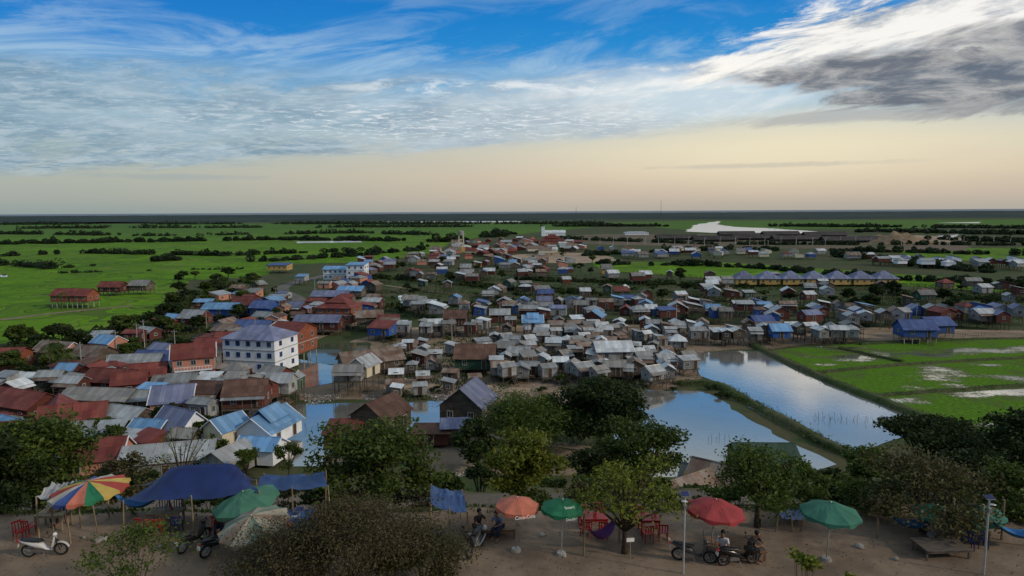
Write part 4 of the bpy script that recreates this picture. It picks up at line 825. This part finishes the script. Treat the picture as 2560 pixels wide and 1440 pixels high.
cR,cY,cB,cG,cW,cO,cDR,cT=cm('red',(.36,.06,.045)),cm('yellow',(.50,.36,.09)),cm('blue',(.05,.09,.28)),cm('green',(.02,.17,.08)),cm('white',(.44,.42,.37)),cm('orange',(.55,.17,.11)),cm('dark_red',(.33,.045,.05)),cm('teal',(.04,.17,.12))
cLG=cm('faded_green',(.06,.18,.12)); cFb=cm('faded_beige',(.34,.30,.23)); cFg=cm('faded_sage',(.15,.20,.15)); cFr=cm('faded_tan',(.25,.18,.13)); m_wt=M('white_lettering',(.8,.8,.8),(.75,.75,.75),2,.6,bump=0)
umbrella(248,1352,1200,180,[cY,cR,cW,cB,cO,cG],'large rainbow striped parasol with scalloped edge',(.02,-.08),14,pz=1,rise=.20)
umbrella(640,1340,1222,165,[cLG],'faded green parasol tilted sideways',(.04,-.20),8,rise=.26)
umbrella(660,1400,1278,175,[cFb,cFg,cFb,cFr],'faded beige and green striped parasol tilted',(.10,-.18),12,rise=.26)
umbrella(1290,1377,1243,112,[cO],'orange parasol with white soft drink lettering',(.02,.03),8,text=[('Coca-Cola',.20,-1,m_wt)])
umbrella(1403,1387,1248,110,[cG],'green parasol with white lettering',(.02,.02),8,text=[('Smart',.18,.14,m_wt),('Double!',.15,-.04,m_wt)])
umbrella(1775,1385,1248,148,[cDR],'wide dark red parasol beside motorbikes',(.02,.08),8)
umbrella(2066,1400,1255,145,[cT],'teal green parasol on slim pole',(.02,.02),8)
umbrella(2330,1340,1262,120,[cT],'green parasol half hidden by leaves',(.02,.1),8)
umbrella(2440,1335,1262,130,[cT],'green parasol beside hammocks',(.02,-.1),8)
mt_navy=tarpmat('tarpaulin_navy',(.014,.028,.13),.4); mt_blue=tarpmat('tarpaulin_blue',(.035,.075,.20),.45); mt_white=tarpmat('tarpaulin_white',(.36,.36,.38))
def tarp(front,ridge,back,mat,label,n=26,sag=.12,yf=28.5,yr=30.4,yb=32.2,name='tarp_shelter'):
    def pt(uv,y): x,z=ZV(y,*uv); return Vector((x,y,z))
    E=[[pt(q,yy) for q in pp] for pp,yy in ((front,yf),(ridge,yr),(back,yb))]
    c=(E[0][0]+E[0][-1]+E[2][0]+E[2][-1])/4; o=Vector((c.x,c.y,TZ)); e=empty(name,o,0,label,'tarpaulin shelter'); b=B(); m=20
    def along(L,s): 
        k=len(L)-1; i=min(k-1,int(s*k)); return L[i].lerp(L[i+1],s*k-i)
    for j in range(m+1):
        t=j/m; k=0 if t<.5 else 1; tt=(t-.5*k)*2
        for i in range(n+1):
            s=i/n; p=along(E[k],s).lerp(along(E[k+1],s),tt)
            sg=-sag*(4*s*(1-s))*1.2*(abs(math.sin(s*math.pi*2))*.6+.4)-sag*3*tt*(1-tt); wr=.09*mn.noise(Vector((s*9,t*4,o.x)))+.05*mn.noise(Vector((s*26,t*5,o.x)))
            p=p+Vector((0,0,sg+wr))-o; b.v.append(tuple(p))
    for j in range(m):
        for i in range(n): b.f.append((j*(n+1)+i,j*(n+1)+i+1,(j+1)*(n+1)+i+1,(j+1)*(n+1)+i)); b.m.append(0)
    b.obj('tarpaulin',[mat],e,smooth=True)
    for q in (E[0][0],E[0][-1],(E[0][0]+E[0][-1])/2,E[2][0],E[2][-1]):
        l=q-o; g=terr(q.x,q.y)-TZ; bb=B(); bb.tube([(l.x+R.uniform(-.15,.15),l.y,g-.1),(l.x,l.y,l.z+.03)],.035,6); bb.obj('tent_pole',[m_bamboo],e)
    return e
tarp(((308,1252),(400,1246),(520,1242),(648,1228)),((395,1205),(425,1163),(590,1158),(615,1190)),((345,1215),(430,1185),(590,1180),(640,1200)),mt_navy,'navy blue peaked tarpaulin shelter on bamboo poles',yf=28.6,yr=30.2,yb=31.8,sag=.07)
tarp(((640,1222),(820,1215)),((650,1190),(810,1180)),((660,1185),(815,1178)),mt_blue,'crumpled blue tarpaulin shelter',yf=29.6,yr=30.6,yb=31.2)
tarp(((1078,1262),(1168,1280)),((1075,1225),(1160,1237)),((1078,1212),(1155,1225)),mt_blue,'small blue awning beside wooden platform',yf=28.4,yr=29.6,yb=30.6)
tarp(((1945,1288),(2010,1296)),((1945,1273),(2010,1276)),((1945,1268),(2010,1270)),mt_blue,'small blue tarpaulin beside teal parasol',yf=29,yr=30,yb=30.8)
tarp(((90,1243),(160,1238)),((110,1222),(170,1205)),((130,1205),(190,1200)),mt_white,'pale tarpaulin stretched beside rainbow parasol',yf=28.3,yr=29,yb=29.8)
tarp(((700,1320),(790,1330)),((700,1285),(790,1290)),((700,1268),(790,1270)),mt_blue,'blue tarpaulin beside tilted parasols',yf=28,yr=29,yb=29.8)
def chair(x,y,rz,mat=None,z=None):
    mat=mat or m_redp; z=terr(x,y) if z is None else z
    e=empty('plastic_chair',(x,y,z),rz+R.uniform(-.35,.35),('red' if mat is m_redp else 'navy blue')+' plastic chair beside a table','chair','plastic chairs on the terrace')
    def seat():
        b=B(); b.box((0,0,.44),(.42,.42,.03)); b.box((0,-.2,.42),(.40,.03,.05)); return b.mesh('seat',[mat])
    def back():
        b=B(); b.box((0,.22,.80),(.40,.03,.07),rot=(-.15,)); [b.box((q,.2,.63),(.04,.02,.32),rot=(-.12,)) for q in (-.17,-.06,.06,.17)]; return b.mesh('backrest',[mat])
    def leg():
        b=B(); b.tube([(0,0,0),(0,0,.43)],[.018,.026],6); return b.mesh('leg',[mat])
    def arm():
        b=B(); b.tube([(0,.2,.66),(0,-.05,.68),(0,-.19,.62),(0,-.19,.44)],.018,6); return b.mesh('armrest',[mat])
    k=mat.name
    link(bpy.data.objects.new('seat',shared(('cs',k),seat)),e); link(bpy.data.objects.new('backrest',shared(('cb',k),back)),e)
    for a in (-.19,.19):
        link(bpy.data.objects.new('armrest',shared(('ca',k),arm)),e,(a*1.12,0,0))
        for c_ in (-.18,.18): link(bpy.data.objects.new('leg',shared(('cl',k),leg)),e,(a,c_,0),(c_*.25,-a*.25,0))
def table(x,y,rz,W=1.2,L=.75,h=.72,lab='low wooden table with dishes',mat=None,name='table',seat=False):
    z=terr(x,y); e=empty(name,(x,y,z),rz,lab,'platform' if seat else 'table'); b=B(); k=int(L/.14)
    for i in range(k): b.box((0,-L/2+L*(i+.5)/k,h-.02),(W,L/k-.012,.035))
    b.obj('table_top' if not seat else 'deck',[mat or m_plank],e)
    b=B(); [b.box((0,q*(L/2-.06),h-.085),(W-.1,.05,.09)) for q in (-1,1)]; [b.box((q*(W/2-.08),0,h-.09),(.05,L-.25,.08)) for q in (-1,1)]; b.obj('frame',[mat or m_plank],e)
    for a in (-1,1):
        for c_ in (-1,1): b=B(); b.box((0,0,(h-.04)/2),(.07,.07,h-.04)); b.obj('leg',[mat or m_plank],e,(a*(W/2-.06),c_*(L/2-.05) if not seat else c_*(L/2-.13),0))
    return e,z+h
def crockery(x,y,z,kind):
    if kind=='cup': b=B(); b.tube([(0,0,0),(0,0,.12)],[.035,.045],8); e=b.obj('cup',[m_whitemetal],None,(x,y,z)); top(e,'pale plastic cup on a table','cup')
    else: b=B(); b.tube([(0,0,0),(0,0,.16),(0,0,.21),(0,0,.27)],[.04,.04,.016,.016],8); e=b.obj('bottle',[m_bluep if kind=='b' else m_redp],None,(x,y,z)); top(e,'small drink bottle on a table','bottle')
def group_(u,v,n,mats,W=1.2,tm=None,ang=0):
    x,y=T(u,v); _,zz=table(x,y,ang,W,.75,mat=tm)
    for k in range(3): crockery(x+R.uniform(-.4,.4),y+R.uniform(-.2,.2),zz,R.choice(['cup','b','r']))
    for i in range(n):
        sd=1 if i%2 else -1; xx=x+(-W/2+.2+ (i//2)*.72)+R.uniform(-.1,.1); chair(xx,y+sd*R.uniform(.65,.9),0 if sd>0 else math.pi,R.choice(mats))
group_(135,1318,2,[m_redp],1.3,m_bamboo); group_(415,1312,5,[m_redp,m_bluep],1.5,m_bamboo); group_(1485,1325,4,[m_redp],1.2,m_redp); group_(1622,1330,3,[m_redp],.9,m_redp); group_(700,1350,3,[m_bluep,m_redp]); group_(2410,1350,3,[m_bluep],1.1,m_bamboo)
x,y=T(50,1350); chair(x,y,1.3); x,y=T(545,1335); chair(x,y,.5); x,y=T(570,1330); chair(x,y,-.5)
def person(x,y,z,rz,shirt,trous,lab,seat=.45,lean=.25,arms='lap',hair=True):
    e=empty('person',(x,y,z),rz,lab,'person'); S=seat
    p={'pel':(0,0,S+.12),'ches':(0,-lean*.4,S+.42),'neck':(0,-lean*.75,S+.60),'head':(0,-lean*.95,S+.72),'crown':(0,-lean*1.0,S+.84)}
    def skin(name,V,E,rad,mat,root=0):
        me=bpy.data.meshes.new(name); me.from_pydata(V,E,[]); me.materials.append(mat); o=bpy.data.objects.new(name,me); link(o,e)
        sm=o.modifiers.new('skin','SKIN'); 
        for i,r in enumerate(rad): me.skin_vertices[0].data[i].radius=(r,r) if not hasattr(r,'__len__') else r
        me.skin_vertices[0].data[root].use_root=True; sm.use_smooth_shade=True; ss=o.modifiers.new('subdivision','SUBSURF'); ss.levels=1; ss.render_levels=1; return o
    V=[p['pel'],p['ches'],p['neck'],p['head'],p['crown']]; E=[(0,1),(1,2),(2,3),(3,4)]; Rd=[(.14,.11),(.15,.10),.055,(.085,.1),(.065,.075)]
    def add(v,par,r): V.append(v); E.append((par,len(V)-1)); Rd.append(r); return len(V)-1
    arm=[]; legs=[]
    for s in (-1,1):
        sh_=add((s*.18,-lean*.62,S+.53),1,.055); 
        if arms=='lap': el_,wr=(s*.25,-lean*.5-.12,S+.30),(s*.12,-.42,S+.26)
        elif arms=='table': el_,wr=(s*.28,-lean*.6-.2,S+.33),(s*.15,-.55,S+.36)
        else: el_,wr=(s*.27,-lean-.2,S+.42),(s*.06,-lean-.30,S+.60)
        ei=add(el_,sh_,.042); wi=add(wr,ei,.028); d=(Vector(wr)-Vector(el_)).normalized(); pa=Vector(wr)+d*.06; hi=add(tuple(pa),wi,.035); arm.append((V[sh_],V[ei],V[wi])); sd=d.cross(Vector((0,0,1))).normalized()
        for k in range(4): q=pa+sd*(k-1.5)*.022+d*.035; a=add(tuple(q),hi,.009); add(tuple(q+d*(.03+.008*(k in(1,2)))+Vector((0,0,-.02))),a,.008)
        a=add(tuple(Vector(wr)+d*.03+sd*(-s)*.035),hi,.010); add(tuple(Vector(wr)+d*.07+sd*(-s)*.05),a,.009)
        hp_=add((s*.10,-.04,S+.08),0,.085); kn=add((s*.14,-.44,S+.06),hp_,.06); an=add((s*.13,-.44+.05,.09),kn,.04); add((s*.14,-.58,.04),an,.035); legs.append((V[hp_],V[kn],V[an]))
    skin('body',V,E,Rd,m_skin)
    v=[p['pel'],p['ches'],(0,-lean*.7,S+.56)]; ee=[(0,1),(1,2)]; rr=[(.165,.135),(.175,.125),(.07,.07)]
    for s_,e_,w_ in arm: n=len(v); v+= [s_,tuple(Vector(s_).lerp(Vector(e_),.8))]; ee+=[(1,n),(n,n+1)]; rr+=[.07,.06]
    skin('shirt',v,ee,rr,shirt)
    v=[(0,0,S+.1)]; ee=[]; rr=[(.165,.125)]
    for h_,k_,a_ in legs: n=len(v); v+=[h_,k_,tuple(Vector(k_).lerp(Vector(a_),.85))]; ee+=[(0,n),(n,n+1),(n+1,n+2)]; rr+=[.10,.078,.06]
    skin('trousers',v,ee,rr,trous)
    hx=Vector(p['head']); b=B(); 
    b.loft([(-.088,.02,.03,.03,.04),(-.07,.02,.04,.085,.085),(0,.03,.05,.11,.10),(.07,.02,.04,.085,.085),(.088,.02,.03,.03,.04)],12); b.obj('hair',[m_hair],e,tuple(hx+Vector((0,.02,.05))),smooth=True)
    b=B(); b.box((0,-.108,.0),(.022,.03,.035)); [b.box((q,-.098,.025),(.022,.012,.012),1) for q in (-.035,.035)]; b.box((0,-.1,-.04),(.045,.012,.01),2); b.obj('face',[m_skin,m_black,m_redp],e,tuple(hx))
sh_w=M('shirt_white',(.6,.6,.62),(.5,.5,.52),4,.9); sh_b=M('shirt_blue',(.16,.22,.36),(.13,.18,.3),4,.9); sh_k=M('shirt_black',(.02,.02,.025),(.03,.03,.03),4,.9); sh_r=M('shirt_red',(.35,.05,.05),(.3,.04,.04),4,.9); jn=M('jeans',(.03,.045,.09),(.02,.03,.06),6,.9); gt=M('grey_trousers',(.08,.08,.08),(.05,.05,.05),6,.9)
def platform(u,v,W=2.0,L=1.4,lab='low wooden sitting platform',rz=.05,mat=None):
    x,y=T(u,v); e,zz=table(x,y,rz,W,L,.45,lab,name='sitting_platform',seat=True,mat=mat); return x,y,zz
x,y,zz=platform(1225,1330,2.2,1.5,'varnished wooden platform with two people sitting')
z0=terr(x,y)
person(x+.45,y-.45,z0,-.5,sh_b,jn,'person in pale blue shirt sitting on wooden platform',.45,.35,'lap'); person(x-.55,y-.4,z0,.7,sh_k,gt,'person in black shirt sitting on wooden platform',.45,.2,'table')
x,y,zz=platform(1835,1385,2.2,1.5,'wooden platform under tree with people sitting'); z0=terr(x,y)
person(x-.6,y-.45,z0,-.5,sh_w,sh_r,'person in white shirt sitting on platform',.45,.2,'lap'); person(x+.45,y-.4,z0,.8,sh_k,gt,'person in dark shirt leaning over on platform',.45,.4,'table')
x,y=T(130,1325); person(x-.1,y+.75,terr(x,y),0,sh_w,gt,'person in white shirt sitting at a table',.45,.15,'table'); chair(x-.1,y+.85,0)
x,y=T(545,1345); person(x,y+.2,terr(x,y),.3,sh_r,jn,'person in red shirt sitting beside the tarpaulin',.45,.2,'face'); chair(x,y+.3,.3)
m_oldwood=M('weathered_plank',(.16,.13,.11),(.09,.075,.065),3,.9,stretch=(1,6,1))
x,y,zz=platform(2350,1385,1.9,1.2,'grey weathered wooden platform under sparse tree',mat=m_oldwood)
def motorbike(u,v,rz,body,label,lean=.12,rider=None):
    x,y=T(u,v); e=empty('motorbike',(x,y,terr(x,y)+.01),rz,label,'motorbike','parked motorbikes',rot=(lean,0,rz))
    for xx in (.62,-.62):
        wv=B(); wv.torus((0,0,0),.25,.045,24,8); o=empty('wheel',(0,0,0)); del o['label'],o['category']; o.parent=e; o.location=(xx,0,.295); wv.obj('tyre',[m_rubber],o,smooth=True)
        wv=B(); wv.torus((0,0,0),.205,.014,20,5); wv.tube([(0,-.05,0),(0,.05,0)],.04,8)
        for k in range(7): a=k*2*math.pi/7; wv.tube([(0,0,0),(.2*math.cos(a),0,.2*math.sin(a))],.012,4)
        wv.obj('rim',[m_metal],o)
    b=B(); b.loft([(-.92,0,.78,.03,.02),(-.8,0,.74,.08,.07),(-.55,0,.66,.13,.12),(-.3,0,.56,.14,.16),(-.05,0,.48,.13,.13),(.08,0,.36,.11,.06),(.3,0,.33,.10,.04)],12)
    b.loft([(.28,0,.36,.12,.06),(.36,0,.55,.17,.12),(.43,0,.75,.17,.13),(.47,0,.9,.12,.08),(.46,0,1.0,.05,.03)],12); b.obj('body',[body],e,smooth=True)
    b=B(); b.loft([(-.85,0,.83,.06,.03),(-.6,0,.82,.13,.045),(-.3,0,.76,.14,.05),(-.08,0,.75,.12,.05),(.0,0,.72,.06,.03)],12); b.obj('saddle',[m_black],e,smooth=True)
    b=B(); [b.tube([(.62,q,.295),(.50,q,.72)],.022,6) for q in (-.075,.075)]; b.tube([(.5,0,.6),(.42,0,1.0)],.03,6); b.tube([(.33,-.34,1.02),(.42,-.12,1.03),(.42,.12,1.03),(.33,.34,1.02)],.016,6); b.obj('fork_and_handlebar',[m_black],e)
    b=B(); b.loft([(.40,0,.98,.11,.06),(.48,0,.99,.10,.075),(.55,0,.97,.05,.04)],12); b.obj('headlight',[body,],e,smooth=True)
    for q in (-1,1): b=B(); b.tube([(.36,q*.22,1.03),(.34,q*.27,1.2)],.008,5); b.box((.34,q*.28,1.24),(.02,.11,.08)); b.obj('mirror',[m_black],e)
    b=B()
    for k in range(9):
        a=math.radians(20+k*15); b.box((.62+.32*math.cos(a),0,.295+.32*math.sin(a)),(.02,.11,.09),rot=(0,-a,0))
    b.obj('front_mudguard',[body],e)
    b=B(); b.tube([(-.05,.12,.25),(-.3,.14,.24),(-.45,.15,.28),(-.85,.15,.38)],[.025,.03,.05,.045],8); b.box((-.2,0,.33),(.4,.16,.2)); b.tube([(0,-.1,.22),(.05,-.3,.01)],.012,5); b.obj('engine_and_exhaust',[m_metal],e)
    b=B(); b.loft([(-1.0,0,.76,.03,.02),(-.96,0,.76,.07,.035),(-.88,0,.76,.07,.04)],8); b.obj('tail_lamp',[m_redp],e)
    b=B(); b.box((-.95,0,.6),(.01,.2,.15),rot=(0,.25,0)); b.obj('number_plate',[m_wt],e); return e
mb_w=M('paint_white',(.65,.66,.68),(.6,.6,.62),3,.3,bump=0,spec=.6); mb_k=M('paint_black',(.015,.015,.018),(.02,.02,.022),3,.25,bump=0,spec=.6); mb_g=M('paint_dark_grey',(.06,.065,.07),(.05,.05,.055),3,.3,bump=0,spec=.6)
motorbike(115,1390,.15,mb_w,'white scooter with black saddle parked on sand'); motorbike(485,1368,1.2,mb_k,'black motorbike parked beside tarpaulin shelter'); motorbike(548,1380,1.0,mb_k,'black motorbike with white number plate')
motorbike(1190,1380,-1.9,mb_g,'dark motorbike with pale cowl parked by platform'); motorbike(1735,1405,-.25,mb_g,'dark grey scooter parked beside lamp post'); motorbike(1845,1412,.15,mb_k,'black motorbike parked beside platform')
x,y=T(1212,1352); b=B(); b.loft([(-.12,0,0,.03,.03),(-.09,0,.01,.10,.10),(0,0,.02,.13,.13),(.09,0,.01,.11,.1),(.12,0,0,.04,.04)],12); top(b.obj('helmet',[mb_w],None,(x,y,TZ+.58),smooth=True),'white riding helmet resting on the wooden platform','helmet')
def lamp(u,v,vtop,solar,lab):
    x,y=T(u,v) ; _,zt=ZV(y,u,vtop); H=zt-TZ; e=empty('solar_street_lamp' if solar else 'street_lamp',(x,y,TZ-.1),0,lab,'street lamp')
    b=B(); b.tube([(0,0,-.3),(0,0,H)],[.042,.034],8); b.obj('post',[m_whitemetal],e)
    b=B(); b.tube([(0,0,H-.2),(-.1,-.30,H-.1)],.02,5); b.loft([(-.22,-.34,H-.1,.05,.02),(-.12,-.36,H-.09,.09,.035),(0,-.36,H-.1,.05,.02)],8); b.obj('lamp_head',[m_whitemetal],e)
    b=B(); b.box((.0,0,H+.06),(.30,.24,.02),rot=(.35,)); b.obj('solar_panel',[m_bluep],e)
    b=B(); b.box((0,0,H+.045),(.34,.28,.015),rot=(.35,)); b.box((.0,-.07,H-.45),(.12,.09,.16)); b.obj('panel_bracket',[m_metal],e)
lamp(1708,1436,1232,True,'slim white lamp post with small solar panel'); lamp(2459,1438,1240,True,'white lamp post beside hammocks'); lamp(755,1420,1270,True,'short white lamp post beside dry shrub')
def hammock(u,v,L,mat,lab,rz=0):
    x,y=T(u,v); e=empty('hammock',(x,y,TZ),rz,lab,'hammock'); b=B(); n=14; m=6
    for i in range(n+1):
        t=i/n*2-1; wv=.34*(1-t*t*.93); zz=.45+.75*t*t
        for j in range(m+1): s=j/m*2-1; b.v.append((t*L/2,s*wv,zz+.22*s*s*(1-t*t)))
    for i in range(n):
        for j in range(m): b.f.append((i*(m+1)+j,i*(m+1)+j+1,(i+1)*(m+1)+j+1,(i+1)*(m+1)+j)); b.m.append(0)
    b.obj('net',[mat],e,smooth=True)
    for s in (-1,1): b=B(); b.tube([(s*L/2*1.25,0,-.1),(s*L/2*1.25,0,1.8)],.05,6); b.tube([(s*L/2,0,1.2),(s*L/2*1.25,0,1.5)],.012,4); b.obj('support_post',[m_bamboo],e)
hm=M('hammock_blue',(.04,.16,.38),(.03,.12,.3),8,.8); hp2=M('hammock_purple',(.12,.04,.17),(.09,.03,.13),8,.8)
hammock(2285,1345,2.6,hm,'blue net hammock between posts'); hammock(2430,1358,2.4,hm,'blue net hammock beside lamp post',.2); hammock(2550,1370,2.4,hm,'blue net hammock under trees',-.2); hammock(1505,1372,1.6,hp2,'purple hammock tied near forked tree',.6); hammock(350,1292,2.2,hm,'blue hammock under the navy tarpaulin',.1)
x,y=T(1575,1395); e=empty('small_sign',(x,y,TZ),.1,'small blank white notice board on a stake','sign'); b=B(); b.tube([(0,0,-.1),(0,0,.75)],.02,5); b.obj('post',[m_bamboo],e); b=B(); b.box((0,-.03,.8),(.32,.02,.16)); b.obj('board',[m_wt],e)
for u,v in ((210,1345),(262,1350),(1355,1340),(1410,1392),(1670,1350),(2150,1370),(400,1370),(2240,1400)):
    x,y=T(u,v); b=B(); r=R.uniform(.1,.2); b.loft([(-r,0,0,r*.2,r*.2),(-r*.6,0,.02,r*.8,r*.6),(0,.02,.03,r,r*.8),(r*.7,0,.02,r*.7,r*.5),(r,0,0,r*.2,r*.15)],9); top(b.obj('stone',[m_conc],None,(x,y,terr(x,y)+.02),smooth=True),'rough grey stone on the sandy ground','stone',group='stones on the terrace')
print('OBJS',len(bpy.data.objects))
